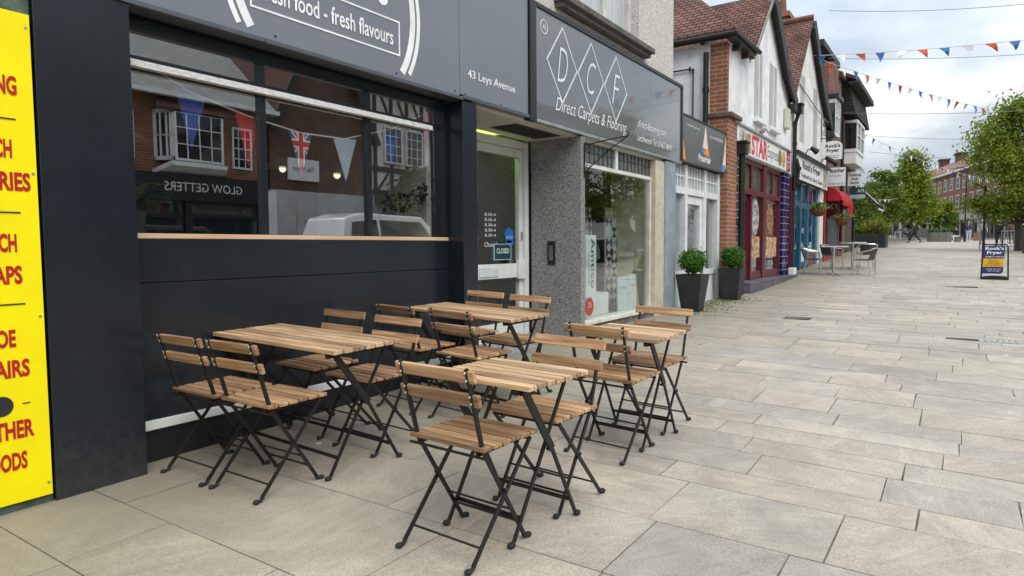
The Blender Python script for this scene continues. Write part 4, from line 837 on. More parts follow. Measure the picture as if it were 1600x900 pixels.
# ------------------------------------------------------------------ butcher: brick building
bu=thing('butcher_building',(-3.6,24,.7),'dark red brick building with a curved parapet above the butcher sign','building')
B('wall',BRKD,bu,(-9,XF,22.62,25.3,2.9,6.2)); mb=MB(); P=[(22.62,6.2),(25.3,6.2),(25.3,6.75),(24.9,6.8)]+[(23.9+.9*math.cos(a),6.75+.35*math.sin(a)) for a in [math.pi*i/8 for i in range(9)]]+[(22.62,6.7)]
mb.ext([(XF-.001,y,z) for y,z in P],(-.35,0,0)); mb.build('parapet',BRKD,bu)
B('parapet_coping',M('dark coping',(.07,.05,.04),.8),bu,(-3.95,XF+.12,24.6,25.4,6.8,6.92))
up=B('attic_storey',CREAM,bu,(-8,-4.0,22.7,25.2,6.2,7.3)); B('eaves',BARGE,bu,(-8.5,-3.6,22.3,25.6,7.3,7.48)); 
w=B('bay_window',WHITE,bu,(XF,-3.28,22.66,22.74,4.6,5.72),(XF,-3.28,23.5,23.58,4.6,5.72),(XF,-3.28,22.74,23.5,4.6,4.68),(XF,-3.28,22.74,23.5,5.64,5.72),(XF,-3.27,23.10,23.15,4.68,5.64),(XF,-3.275,22.74,23.5,5.2,5.24)); B('pane',PANE,w,(-3.34,-3.32,22.74,23.5,4.68,5.64)); B('side_pane',PANE,w,(XF+.02,-3.3,22.652,22.659,4.72,5.6)); B('window_hood',BLACK,w,(XF,-3.2,22.6,23.65,5.74,5.86))
sf=B('shopfront',M('red gloss paint',(.32,.012,.016),.4),bu,(-3.8,XF-.03,22.62,22.9,.5,2.9),(-3.8,XF-.03,25.0,25.3,.6,2.9),(-3.8,XF-.03,22.9,25.0,.5,1.2)); B('pane',GLASSW,sf,(-3.7,-3.69,22.9,25.0,1.2,2.9)); B('inner_wall',DARKIN,bu,(-6,-5.9,22.6,25.3,.5,3))
o=tag(B('chalk_board',M('dark slate board',(.045,.05,.06),.7,0,.3,(.09,.095,.10),14),None,(XF-.02,XF+.02,22.95,24.9,.9,2.05)),'dark chalk menu board under the red canopy of the butcher','board')
sg=thing('butcher_sign',(-3.25,22.9,3.05),'white butcher board with dark blue lettering above the red canopy','sign'); B('panel',MC['white sign board'],sg,(-3.498,-3.0,22.86,22.9,3.05,3.62),bevel=.004)
NV=M('navy ink',(.03,.04,.12),.5); text('shop_name','Butcher',NV,(-3.23,22.857,3.53),.42,.12,sg,facing='-y',bold=.03); text('trade','& Poultry',NV,(-3.28,22.857,3.36),.32,.08,sg,facing='-y'); text('phone','01462 681223',NV,(-3.24,22.857,3.12),.42,.06,sg,facing='-y')
aw=thing('red_canopy',(XF,24,2.4),'red scalloped canopy below the butcher board','awning')
RC=M('red canvas',(.42,.012,.022),.7,0,.3,(.30,.01,.016),5)
mb=MB(); prof=[(XF+.0,3.03),(XF+.18,2.99),(XF+.34,2.84),(XF+.44,2.60)]
for i in range(10):
    y0,y1=22.92+i*.24,22.92+(i+1)*.24
    for (xa,za),(xb,zb) in zip(prof,prof[1:]): mb.quad([(xa,y0,za),(xb,y0,zb),(xb,y1,zb),(xa,y1,za)])
    mb.ext([(XF+.44,y0,2.60),(XF+.44,y1,2.60),(XF+.44,y1,2.50),(XF+.44,(y0+y1)/2,2.42),(XF+.44,y0,2.50)],(.004,0,0))
mb.build('canvas',RC,aw)
[MB().ext([(x,yy,z) for x,z in prof]+[(XF,yy,zz)],(0,.01,0)).build('end_panel',RC,aw) for yy,zz in ((22.91,2.6),(25.34,2.3))]
mb=MB(); [mb.quad([(XF+.42+.03*(i%2),24.4+i*.09,2.62),(XF+.42+.03*((i+1)%2),24.49+i*.09,2.62),(XF+.42+.04*((i+1)%2),24.49+i*.09,2.16),(XF+.42+.04*(i%2),24.4+i*.09,2.16)]) for i in range(10)]; mb.build('drop_curtain',RC,aw)

# ------------------------------------------------------------------ corner shop with tile hung upper floor
co=thing('corner_building',(-3.6,27.5,.9),'last building of the row with a dark tiled overhanging top and white bay window','building')
DT=BR('dark tile hanging',(.05,.045,.042),(.035,.032,.03),(.015,.015,.015),w=.17,h=.11,mort=.02,bump=1,dirt=.4)
B('wall',BRKD,co,(-9,XF-.02,25.32,29.6,.8,5.9)); B('shop_wall',M('dark shop wall',(.05,.04,.035),.7,0,.3,(.1,.08,.06),3),co,(-3.52,XF-.005,27.1,29.6,.8,3.9))
mb=MB(); mb.ext([(-3.1,25.6,5.75),(-3.1,29.9,5.75),(-3.35,29.9,7.2),(-3.35,25.6,6.9)],(-.6,0,0)); mb.build('tile_hanging',DT,co)
mb=MB(); mb.ext([(-3.0,25.4,6.9),(-3.0,30.1,6.9),(-6.5,30.1,8.6),(-6.5,25.4,8.6)],(0,0,-.12)); mb.build('roof',TILEY,co); B('eaves',BARGE,co,(-3.3,-2.98,25.4,30.1,6.7,6.78))
w=B('bay_window',WHITE,co,(XF-.02,-3.1,26.3,26.4,4.5,5.62),(XF-.02,-3.1,28.3,28.4,4.5,5.62),(XF-.02,-3.1,26.4,28.3,4.5,4.6),(XF-.02,-3.1,26.4,28.3,5.54,5.62),(-3.2,-3.1,27.3,27.38,4.6,5.54),(-3.2,-3.105,26.4,28.3,5.1,5.14)); B('pane',PANE,w,(-3.16,-3.14,26.4,28.3,4.6,5.54)); B('side_pane',PANE,w,(XF,-3.13,26.292,26.299,4.62,5.52)); B('apron',WHITE,w,(XF-.02,-3.14,26.32,28.38,4.1,4.49))
pipe('dark drainpipe at the left end of the last building of the row',[(-3.44,25.4,1.0),(-3.44,25.4,3.4),(-3.44,25.4,5.5)],.05)
pipe('pale grey post pipe beside the red canopy at the end of the row',[(-3.3,27.4,.9),(-3.3,27.4,2.6)],.05,name='canopy_post')
hs=thing('hanging_sign',(-3.25,27,3.1),'white hanging sign reading Traditional Family Butcher beyond the red canopy','sign')
B('board',MC['white sign board'],hs,(-3.46,-3.0,26.98,27.01,3.36,3.86)); text('lettering','Traditional\nFamily\nButcher',DK,(-3.23,26.977,3.61),.40,.38,hs,facing='-y',bold=.02); mb=MB(); mb.tube([(-3.5,27,3.92),(-2.95,27,3.92)],.014,6); mb.tube([(-3.05,27,3.92),(-3.05,27,3.84)],.008,5); mb.build('bracket',BLACKMETAL,hs)
hs=thing('hanging_sign',(-3.25,27.6,2.5),'small dark teal hanging sign under the white Traditional Family Butcher sign','sign')
B('board',M('dark teal board',(.02,.045,.05),.5),hs,(-3.46,-2.95,27.58,27.61,3.08,3.34)); B('lower_board',M('pale blue board',(.35,.5,.56),.5),hs,(-3.46,-2.95,27.58,27.61,2.93,3.075)); text('lettering','AM',WHITEV,(-3.1,27.577,3.21),.22,.13,hs,facing='-y')
aw=thing('black_awning',(XF,29.2,2.7),'black awning with a white edge sloping out from the end of the row','awning')
mb=MB(); mb.ext([(-3.45,28.6,3.62),(-2.60,28.6,2.72),(-2.60,30.6,2.72),(-3.45,30.6,3.62)],(0,0,-.05)); mb.ext([(-2.60,28.6,2.72),(-2.60,30.6,2.72),(-2.60,30.6,2.54),(-2.60,28.6,2.54)],(-.02,0,0)); mb.build('canvas',M('black canvas',(.014,.014,.016),.7),aw)
mb=MB(); mb.bar((-3.45,28.58,3.66),(-2.60,28.58,2.76),.02,.03); mb.box(-2.599,-2.59,28.6,30.6,2.54,2.60); mb.build('edge',WHITE,aw)
mb=MB(); mb.tube([(-3.5,28.7,2.75),(-2.62,28.7,2.70)],.015,6); mb.build('arm',BLACKMETAL,aw)
# chimney behind the gables
ch=thing('chimney_stack',(-5.1,22.9,4.5),'brick chimney stack with pots rising behind the white gables','chimney'); B('stack',BRKD,ch,(-5.6,-4.75,22.75,23.6,4.6,8.5)); B('cap',BRK,ch,(-5.66,-4.69,22.69,23.66,8.5,8.66))
for x in (-5.4,-5.0): mb=MB(); mb.tube([(x,23.2,8.66),(x,23.2,9.2)],[.13,.10],10); mb.build('chimney_pot',M('clay pot',(.22,.10,.07),.9),ch)
# ------------------------------------------------------------------ folding furniture
ACATOP=WOOD('lighter acacia top',(.25,.14,.075),(.48,.31,.175),(.70,.51,.325))  # table tops: the chairs' acacia in a lighter colour ramp
ACACIA=WOOD('oiled acacia',(.19,.095,.048),(.365,.21,.11),(.56,.375,.225))
RIVET=M('bright rivet',(.75,.75,.74),.25,.9)
RUB=M('black rubber foot',(.012,.012,.012),.8)
CG='folding wooden chairs of the cafe'; TG='slatted folding tables of the cafe'
def slat(mb,x0,x1,y0,y1,z0,z1,tones,rn):
    e=rn.uniform(-.003,.003); mb.box(x0+e,x1+e,y0,y1,z0,z1); tones += [rn.random()]*6
def make_chair(label):
    rn=random.Random(5); o=thing('folding_chair',(0,0,0),label,'chair',CG)
    P0,P1,P2,P3=(-.190,.750),(-.150,.61),(-.100,.43),(.160,.02)
    for s in (-1,1):
        x=s*.168; mb=MB()
        mb.bar((x,P0[0],P0[1]),(x,P1[0],P1[1]),.010,.0155,(0,1,0)); mb.bar((x,P1[0],P1[1]),(x,P2[0],P2[1]),.010,.017,(0,1,0)); mb.bar((x,P2[0],P2[1]),(x,P3[0],P3[1]),.010,.0155,(0,1,0))
        for z,y in ((.735,-.194),(.706,-.186),(.644,-.168),(.617,-.160)): mb.blob((x,y-.004,z),(.006,.004,.006),1,m=1)
        lg=mb.build('front_leg',[BLACKMETAL,RIVET],o)
        mb=MB(); mb.tube([(x,.152,.022),(x,.164,.012),(x+s*.002,.187,.011)],.008,8); mb.blob((x,.187,.012),(.015,.016,.012),2); mb.build('foot',RUB,lg,smooth=True)
        x=s*.180; mb=MB(); mb.bar((x,.185,.420),(x,-.172,.02),.010,.0155,(0,1,0)); mb.blob((x+s*.007,.02,.25),(.006,.010,.010),1)
        lg=mb.build('rear_leg',BLACKMETAL,o)
        mb=MB(); mb.tube([(x,-.165,.022),(x,-.178,.012),(x+s*.002,-.2,.011)],.008,8); mb.blob((x,-.2,.012),(.015,.016,.012),2); mb.build('foot',RUB,lg,smooth=True)
    mb=MB(); mb.tube([(-.18,-.128,.073),(.18,-.128,.073)],.005,6); mb.build('stretcher',BLACKMETAL,o)
    mb=MB(); mb.tube([(-.168,.115,.093),(.168,.115,.093)],.006,6); mb.build('stretcher',BLACKMETAL,o)
    mb=MB(); mb.tube([(-.168,.080,.15),(.168,.080,.15)],.005,6); mb.build('stretcher',BLACKMETAL,o)
    mb=MB()
    for s in (-1,1): mb.bar((s*.150,-.115,.416),(s*.150,.205,.424),.010,.020,(0,0,1))
    mb.tube([(-.195,-.115,.407),(.195,-.115,.407)],.006,6); mb.tube([(-.18,.18,.414),(.18,.18,.414)],.006,6); mb.build('seat_frame',BLACKMETAL,o)
    mb=MB(); t=[]
    for i in range(6): y=-.122+i*.0585; slat(mb,-.193,.193,y,y+.0475,.430,.447,t,rn)
    mb.build('seat',ACACIA,o,bevel=.003,tone=t)
    mb=MB(); t=[]
    for z0,y in ((.694,-.179),(.602,-.152)):
        d=Vector((0,-.04,.145)).normalized(); n=Vector((0,d.z,-d.y)); a=Vector((0,y,z0)); h=.048
        v=[]
        for sx in (-.200,.200):
            for q in (a,a+n*.017,a+n*.017+d*h,a+d*h): v.append((sx,q.y,q.z))
        mb.add(v,[(0,1,2,3),(7,6,5,4),(1,0,4,5),(2,1,5,6),(3,2,6,7),(0,3,7,4)]); t+=[rn.random()]*6
    mb.build('backrest',ACACIA,o,bevel=.003,tone=t)
    return o
def make_table(label,L,W=.47,n=7):
    rn=random.Random(int(L*100)); o=thing('folding_table',(0,0,0),label,'table',TG); H=.675; t=[]; mb=MB(); p=W/n
    for i in range(n): y=-W/2+i*p+.006; slat(mb,-L/2,L/2,y,y+p-.013,H-.022,H,t,rn)
    mb.build('table_top',ACATOP,o,bevel=.003,tone=t)
    for s in (-1,1): mb=MB(); mb.box(s*(L/2-.075)-.012,s*(L/2-.075)+.012,-W/2+.015,W/2-.015,H-.047,H-.0225); mb.build('top_rail',BLACKMETAL,o)
    for s in (-1,1):
        x=s*(L/2-.055); mb=MB(); mb.bar((x,-W/2+.05,H-.03),(x,.02,.36),.010,.034,(0,1,0),w2=.011); mb.bar((x,.02,.36),(x,W/2-.02,.02),.010,.0155,(0,1,0)); lg=mb.build('leg',BLACKMETAL,o)
        mb=MB(); mb.blob((x,W/2-.005,.013),(.016,.02,.013),2); mb.build('foot',RUB,lg,smooth=True)
        x=s*(L/2-.085); mb=MB(); mb.bar((x,W/2-.05,H-.03),(x,-W/2+.02,.02),.010,.0155,(0,1,0)); mb.blob((x+s*.012,.015,.357),(.008,.01,.01),1); lg=mb.build('leg',BLACKMETAL,o)
        mb=MB(); mb.blob((x,-W/2+.005,.013),(.016,.02,.013),2); mb.build('foot',RUB,lg,smooth=True)
    for y,x in ((W/2-.075,L/2-.055),(-W/2+.075,L/2-.085)):
        mb=MB(); mb.bar((-x,y,.10),(x,y,.10),.006,.018,(0,0,1)); mb.build('stretcher',BLACKMETAL,o)
    return o
ch=make_chair('folding slatted chair at the front of the square table, nearest of all to the viewer')
def place(o,x,y,rot,label,dz=0):
    o.location=(x,y,G(x,y)+dz); 
    sx=(G(x+.2,y)-G(x-.2,y))/.4; sy=(G(x,y+.2)-G(x,y-.2))/.4
    o.rotation_euler=Euler((0,0,R(rot))); o['label']=label
    n=Vector((-sx,-sy,1)).normalized(); q=Vector((0,0,1)).rotation_difference(n).to_matrix().to_4x4(); o.rotation_euler=(q@Matrix.Rotation(R(rot),4,'Z')).to_euler()
CH=[(-1.605,2.03,-3,'folding slatted chair nearest of all to the viewer, at the near square table'),
(-3.27,1.99,0,'folding slatted chair next to the black side pilaster, at the long table under the window'),
(-2.84,2.00,0,'folding slatted chair seen from behind, right of the one by the side pilaster'),
(-3.36,2.80,178,'folding slatted chair facing the viewer behind the left half of the table under the window'),
(-2.84,2.75,177,'folding slatted chair facing the viewer behind the right end of the table under the window'),
(-1.58,2.62,177,'folding slatted chair facing the viewer, pushed under the near square table'),
(-3.24,3.52,-6,'folding slatted chair seen from behind beside the riser, left end of the farther long table'),
(-2.73,3.50,-6,'folding slatted chair seen from behind at the right end of the farther long table'),
(-3.28,4.24,174,'folding slatted chair facing the viewer in front of the white cafe door'),
(-2.79,4.16,174,'folding slatted chair facing the viewer in front of the speckled granite pier'),
(-1.64,3.43,-4,'folding slatted chair seen from behind at the farther square table'),
(-1.64,4.02,177,'folding slatted chair facing the viewer behind the farther square table, nearest the planters')]
for i,(x,y,r,l) in enumerate(CH): place(ch if i==0 else copy_tree(ch),x,y,r,l)
tl=make_table('x',1.14); ts=make_table('x',.52,.44)
place(tl,-3.09,2.44,-3,'long slatted folding table under the cafe window, with four chairs around it')
o=copy_tree(tl); place(o,-2.95,3.86,-8,'long slatted folding table in front of the cafe door'); o.scale=(.95,.88,1)
place(ts,-1.585,2.31,-4,'square slatted folding table nearest the viewer'); ts.scale=(1,1,.97)
place(copy_tree(ts),-1.64,3.70,-2,'square slatted folding table farther up the open pavement')

# ------------------------------------------------------------------ aluminium bistro set
def alu_chair(label):
    o=thing('bistro_chair',(0,0,0),label,'chair','aluminium bistro chairs outside the fish shop'); A=M('polished aluminium',(.78,.78,.78),.18,1); DW=M('dark weave',(.04,.036,.034),.7,0,.3,(.10,.095,.09),60,bump=.5,bscale=150)
    for s in (-1,1):
        mb=MB(); mb.tube([(s*.22,.22,0),(s*.23,.18,.43),(s*.26,.16,.60),(s*.27,.08,.66),(s*.27,-.12,.68),(s*.23,-.26,.74)],.014,8); mb.build('arm',A,o,smooth=True)
        mb=MB(); mb.tube([(s*.22,-.24,0),(s*.20,-.17,.42)],.014,8); mb.build('rear_leg',A,o,smooth=True)
    mb=MB(); mb.tube([(-.23,-.26,.74),(-.15,-.30,.77),(.15,-.30,.77),(.23,-.26,.74)],.014,8); mb.tube([(-.21,.2,.43),(.21,.2,.43)],.012,8); mb.build('back_rail',A,o,smooth=True)
    mb=MB(); mb.box(-.21,.21,-.19,.20,.425,.445); mb.build('seat',DW,o,bevel=.006)
    mb=MB(); k=6
    for i in range(k):
        a0,a1=-1+2*i/k,-1+2*(i+1)/k; f=lambda a,z:(a*.215,-.24-.05*(1-a*a)+(-.04 if z>.6 else .05),z)
        mb.ext([f(a0,.46),f(a1,.46),f(a1,.74),f(a0,.74)],(0,.012,0))
    mb.build('backrest',DW,o); return o
def alu_table(label):
    o=thing('bistro_table',(0,0,0),label,'table','aluminium bistro tables outside the fish shop'); A=MC['polished aluminium']
    mb=MB(); mb.box(-.31,.31,-.31,.31,.715,.735); mb.build('table_top',M('steel table top',(.6,.6,.6),.25,.9),o,bevel=.008); mb=MB(); mb.tube([(0,0,.03),(0,0,.71)],.03,12); mb.build('pedestal',A,o,smooth=True)
    mb=MB(); [mb.bar((0,0,.045),(.30*math.cos(a),.30*math.sin(a),.012),.05,.02) for a in (.5,2.07,3.64,5.21)]; mb.build('base',A,o); return o
bc=alu_chair('x'); bt=alu_table('x')
for i,(x,y,r,l) in enumerate([(-3.12,18.35,-82,'aluminium bistro chair with dark weave beside the blue doors, facing the nearer bistro table'),(-1.98,18.55,78,'aluminium bistro chair standing out in the pavement, its back to the street'),(-2.92,20.0,-40,'aluminium bistro chair behind the nearer bistro table'),(-2.15,20.75,15,'dark backed bistro chair tucked behind the farther bistro table')]):
    q=bc if i==0 else copy_tree(bc); place(q,x,y,r,l); q.scale=(.9,.9,.88)
place(bt,-2.62,18.25,10,'nearer steel bistro table with a four footed pedestal'); place(copy_tree(bt),-2.42,20.1,0,'farther steel bistro table, partly behind the chairs')
# ------------------------------------------------------------------ A-board
ab=thing('pavement_sign',(.67,18.6,G(.67,18.6)),'blue and yellow swing pavement sign reading Rock\'s Fryer in a black frame','sign')
x0,x1,y,z=.42,.92,18.6,G(.67,18.6)
mb=MB(); mb.tube([(x0,y,z+.03),(x0+.02,y,z+.74),(x0+.06,y,z+.79),(x1-.06,y,z+.79),(x1-.02,y,z+.74),(x1,y,z+.03)],.016,8); mb.build('frame',BLACKMETAL,ab,smooth=True)
mb=MB(); P=[(x0-.01,.02),(x1+.01,.02),(x1+.0,.09)]+[((x0+x1)/2+.24*math.cos(a),.06+.035*math.sin(a)) for a in [math.pi*i/8 for i in range(9)]]+[(x0,.09)]
mb.ext([(px,y-.18,z+pz-.02) for px,pz in P],(0,.36,0)); mb.build('rubber_base',RUB,ab)
pn=MB(); o0=.03; pn.ext([(x0+.035,y-.012,z+.76),(x1-.07,y-.012,z+.76),(x1-.10,y-.05,z+.16),(x1-.14,y-.05,z+.125),(x0+.015,y-.05,z+.125)],(0,.012,0)); pn=pn.build('panel',M('navy print panel',(.02,.025,.15),.35),ab)
pn2=MB(); pn2.ext([(x0+.03,y-.042,z+.47),(x1-.085,y-.042,z+.47),(x1-.09,y-.054,z+.28),(x0+.02,y-.054,z+.28)],(0,.004,0)); pn2.build('yellow_band',M('yellow print',(.75,.42,.01),.45),ab)
text('lettering',"Rock's\nFryer",WHITEV,(.655,y-.037,z+.645),.34,.19,ab,facing='-y',bold=.03); text('open_line','OPEN 7 DAYS',WHITEV,(.655,y-.045,z+.51),.34,.03,ab,facing='-y',bold=.02)
text('yellow_lines','FISH & CHIPS\nPIES & SAUSAGES\nCHICKEN & KEBABS\nEAT IN OR TAKE AWAY',M('brown ink',(.15,.06,.01),.5),(.65,y-.066,z+.375),.30,.14,ab,facing='-y'); text('lower_lines','01462 686 333\nCall to order',WHITEV,(.645,y-.066,z+.21),.26,.07,ab,facing='-y')
# ------------------------------------------------------------------ trees and planters
LF=LEAF('spring leaf',(.085,.135,.010),(.19,.25,.020),(.34,.38,.05)); LFD=LEAF('mid green leaf',(.05,.09,.012),(.105,.165,.018),(.20,.245,.035))
BARK=M('tree bark',(.12,.10,.08),.95,0,.2,(.06,.05,.04),12,stretch=(1,1,.2),bump=.6,bscale=30)
def leaves(mb,tn,clumps,n,s,rn):
    w=np.array([c[1]**2 for c in clumps]); w=w/w.sum(); k=rn.choice(len(clumps),n,p=w)
    for i in k:
        c,r,t=clumps[i]; d=rn.normal(size=3); d/=np.linalg.norm(d); p=np.array(c)+d*r*abs(rn.normal(.62,.42))*np.array([1.1,1.1,.8])
        nv=Vector(d*.6+rn.normal(size=3)*.7+np.array([0,0,.35])).normalized(); u=nv.orthogonal().normalized(); u=Matrix.Rotation(rn.uniform(0,6.3),3,nv)@u; v=nv.cross(u); q=s*rn.uniform(.7,1.3); p=Vector(p)
        mb.quad([p-u*q,p-v*q*.6+nv*q*.1,p+u*q,p+v*q*.6+nv*q*.1]); tn.append(float(min(1,max(0,t+rn.normal()*.16))))
def tree(name,label,x,y,h,cr,z0,n,s,seed,shape='round',mat=None,trunk=.12,group='street trees',nc=46):
    rn=np.random.RandomState(seed); g=G(x,y); o=thing(name,(x,y,g),label,'tree',group)
    tips=[]; cl=[]; zc=(z0+h)/2
    for i in range(nc):
        f=rn.uniform(0,1); zz=z0+(h-z0)*f
        if shape=='round': rr=cr*math.sqrt(max(.06,1-(2*f-.85)**2/1.4))
        else: rr=cr*(1-f**1.25)*(.55+.45*min(1,f*5))+.15
        a=rn.uniform(0,6.283); q=rr*rn.uniform(.35,.95); cl.append(((x+q*math.cos(a),y+q*math.sin(a),g+zz),cr*rn.uniform(.18,.38),rn.uniform(.2,.8)))
    mb=MB(); tw=.05*h/5
    ax=lambda z:(x+.06*math.sin(z*1.3+seed),y+.06*math.cos(z*1.1+seed),g+z)
    k=8; mb.tube([ax(h*.86*i/k) for i in range(k+1)],[trunk*(1.25 if i==0 else 1)*(1-.85*i/k) for i in range(k+1)],8)
    tb=mb.build('trunk',BARK,o,smooth=True)
    mb=MB()
    for c,r,t in cl[::2]:
        zb=max(z0*.75,(c[2]-g)*rn.uniform(.55,.8)); p=Vector(ax(zb)); q=Vector(c); m=p.lerp(q,.5)+Vector((rn.uniform(-.1,.1),rn.uniform(-.1,.1),-.08*cr)); mb.tube([p,m,q],[trunk*.38,trunk*.22,trunk*.06],5)
    mb.build('limbs',BARK,o)
    mb=MB(); tn=[]; leaves(mb,tn,cl,n,s,rn); mb.build('crown',mat or LF,o,tone=tn)
    return o
tree('street_tree','large bright green street tree at the right edge, behind the railing and bin',1.80,30.5,5.35,1.75,1.3,16000,.066,3,trunk=.13,nc=120)
tree('street_tree','tall pointed bright green tree beyond the walking person',-4.1,76.3,8.3,3.1,1.9,9500,.155,5,'cone',trunk=.13,nc=130)
tree('street_tree','mid green tree behind the tip of the black awning',-6.0,69,6.3,1.8,1.7,5500,.13,8,'round',LFD,trunk=.14,nc=90)
tree('street_tree','low leafy tree directly behind the dark planter at the end of the shop row',-5.5,50,3.6,1.5,.7,4500,.10,9,'round',LFD,trunk=.08,nc=70)
tree('street_tree','small green tree behind the grey green planter, against the far brick terrace',-1.25,79.3,3.6,1.3,.9,3400,.13,12,'round',LF,trunk=.09)
tree('street_tree','dark green tree far down the left side, left of the pale canopy',-8.2,84,6.0,2.2,1.5,3500,.17,15,'round',LFD,trunk=.14)
tree('street_tree','green tree half hidden behind the bright pointed one',-5.2,97,7.4,2.1,2.4,3500,.19,21,'round',LF,trunk=.14)
def shrub(name,label,x,y,z,rx,ry,h,n,s,mat,seed,grp):
    rn=np.random.RandomState(seed); cl=[((x+rn.uniform(-rx,rx),y+rn.uniform(-ry,ry),z+h*rn.uniform(.15,.75)),h*rn.uniform(.25,.42),rn.uniform(.2,.8)) for _ in range(14)]
    o=thing(name,(x,y,z),label,'shrub',grp); mb=MB(); [mb.tube([(x,y,z-.05),c[0]],[.02,.006],5) for c in cl[:8]]; mb.build('stems',BARK,o); mb=MB(); tn=[]; leaves(mb,tn,cl,n,s,rn); mb.build('foliage',mat,o,tone=tn)
PLM=M('dark planter boards',(.045,.05,.052),.7,0,.3,(.03,.033,.035),6,stretch=(1,1,6))
px,py=-3.75,33.6; pz=G(px,py); o=thing('street_planter',(px,py,pz),'large dark boarded planter with low lettering at the end of the shop row','planter')
mb=MB()
for i in range(4): mb.box(px-1.15,px+1.05,py-.65,py+.65,pz-.05+i*.155,pz+.10+i*.155)
mb.build('boards',PLM,o,bevel=.008); mb=MB(); [mb.box(px+a,px+a+.09,py-.68,py-.652,pz-.05,pz+.60) for a in (-1.12,.35,.95)]; mb.build('battens',PLM,o); MB().box(px-1.1,px+1.0,py-.6,py+.6,pz+.45,pz+.50).build('soil',MC['soil'],o); text('lettering','cloud coffee shop',M('faded white print',(.35,.36,.36),.7),(px-.28,py-.655,pz+.14),.75,.06,o,facing='-y')
YG=LEAF('yellow green shrub',(.08,.12,.015),(.22,.24,.03),(.38,.33,.08)); GG=LEAF('grey green shrub',(.06,.09,.04),(.13,.18,.08),(.28,.32,.18))
for i,(dx,h,mt,l) in enumerate([(-.75,.55,GG,'grey green shrub at the left end of the dark planter'),(-.2,.6,LFD,'mid green shrub left of the middle of the dark planter'),(.3,.75,YG,'yellow tipped shrub right of the middle of the dark planter'),(.78,.85,YG,'taller yellow and orange shrub at the right end of the dark planter')]): shrub('planter_shrub',l,px+dx,py,pz+.5,.28,.35,h,800,.045,mt,30+i,'shrubs in the dark planter')
def hexplanter(x,y,w,d,h,label,mat):
    z=G(x,y); o=thing('street_planter',(x,y,z),label,'planter'); P=[(x-w/2,y),(x-w/2+.35,y-d/2),(x+w/2-.35,y-d/2),(x+w/2,y),(x+w/2-.35,y+d/2),(x-w/2+.35,y+d/2)]
    mb=MB(); mb.ext([(a,b,z-.05) for a,b in P],(0,0,h)); mb.build('body',mat,o,bevel=.01); mb=MB(); [mb.box(x-w/2+.45+i*.16,x-w/2+.455+i*.16,y-d/2-.004,y-d/2-.0005,z,z+h-.08) for i in range(int((w-.9)/.16)+1)]; mb.build('joints',BLACK,o); return z+h
OL=M('olive grey boards',(.15,.15,.12),.7,0,.3,(.11,.11,.09),4)
zt=hexplanter(-1.45,68.3,1.95,1.3,.85,'grey green angled planter beside the seated person',OL)
shrub('planter_shrub','pale flowering shrub on top of the grey green angled planter, right half',-1.0,68.3,zt-.1,.4,.3,.45,600,.06,GG,41,'shrubs in the angled planter'); shrub('planter_shrub','green shrub on top of the grey green angled planter, left half',-1.9,68.3,zt-.1,.4,.3,.42,600,.06,LFD,42,'shrubs in the angled planter')
hexplanter(-4.6,88.5,3.0,1.4,1.1,'farther grey planter behind the walking person',M('grey boards',(.16,.165,.16),.7))
B('street_bench',M('bench grey',(.14,.14,.135),.7),None,(-3.0,-.9,89.6,90.1,G(-2,90)+.40,G(-2,90)+.48),(-3.0,-.9,90.1,90.2,G(-2,90)+.48,G(-2,90)+1.0),(-2.8,-2.7,89.6,90.1,G(-2,90)-.02,G(-2,90)+.4),(-1.2,-1.1,89.6,90.1,G(-2,90)-.02,G(-2,90)+.4)); tag(bpy.data.objects['street_bench'],'grey bench behind the walking person, between the two grey planters','bench')
B('brick_planter',BRK,None,(1.0,1.75,73.5,74.2,G(1.3,74)-.02,G(1.3,74)+.72)); tag(bpy.data.objects['brick_planter'],'small orange brown planter box in front of the far blue shop front','planter')
# posts, railing, bin, lamp
z=G(.72,31); o=tag(MB().tube([(.74,31,z-.02),(.74,31,z+2.45)],.045,10).build('sign_post',M('dark green post',(.03,.033,.03),.6)),'dark post with a pale strip beside the woman in the fur hood','post')
o=tag(B('pale_post',M('pale marker post',(.6,.6,.57),.6),None,(.60,.645,30.97,31.01,z-.02,z+1.0),bevel=.005),'short pale marker post left of the dark post','post')
z=G(.31,68.5); o=thing('street_lamp',(.31,68.5,z),'thin dark street lamp column in front of the far terrace','lamp post'); mb=MB(); mb.tube([(.31,68.5,z),(.31,68.5,z+.9),(.31,68.5,z+1),(.31,68.5,z+6.2)],[.09,.09,.06,.05],8); mb.build('column',BLACKMETAL,o); mb=MB(); mb.tube([(.31,68.5,z+6.15),(.1,68.5,z+6.3),(-.5,68.5,z+6.35)],.04,6); mb.build('arm',BLACKMETAL,o); mb=MB(); mb.box(-.95,-.45,68.4,68.6,z+6.30,z+6.40); mb.build('lantern',M('lantern grey',(.3,.3,.3),.5),o,bevel=.02)
z=G(2,33); o=thing('railing',(2,33,z),'pale upright barred railing beside the large tree','railing'); mb=MB(); mb.box(1.35,2.9,32.97,33.0,z+.70,z+.74); mb.box(1.35,2.9,32.97,33.0,z+.08,z+.12); mb.build('rail',M('pale galvanised paint',(.55,.55,.53),.5),o); mb=MB(); [mb.tube([(1.37+i*.1,32.985,z-.02),(1.37+i*.1,32.985,z+.72)],.011,6) for i in range(16)]; mb.build('bars',MC['pale galvanised paint'],o)
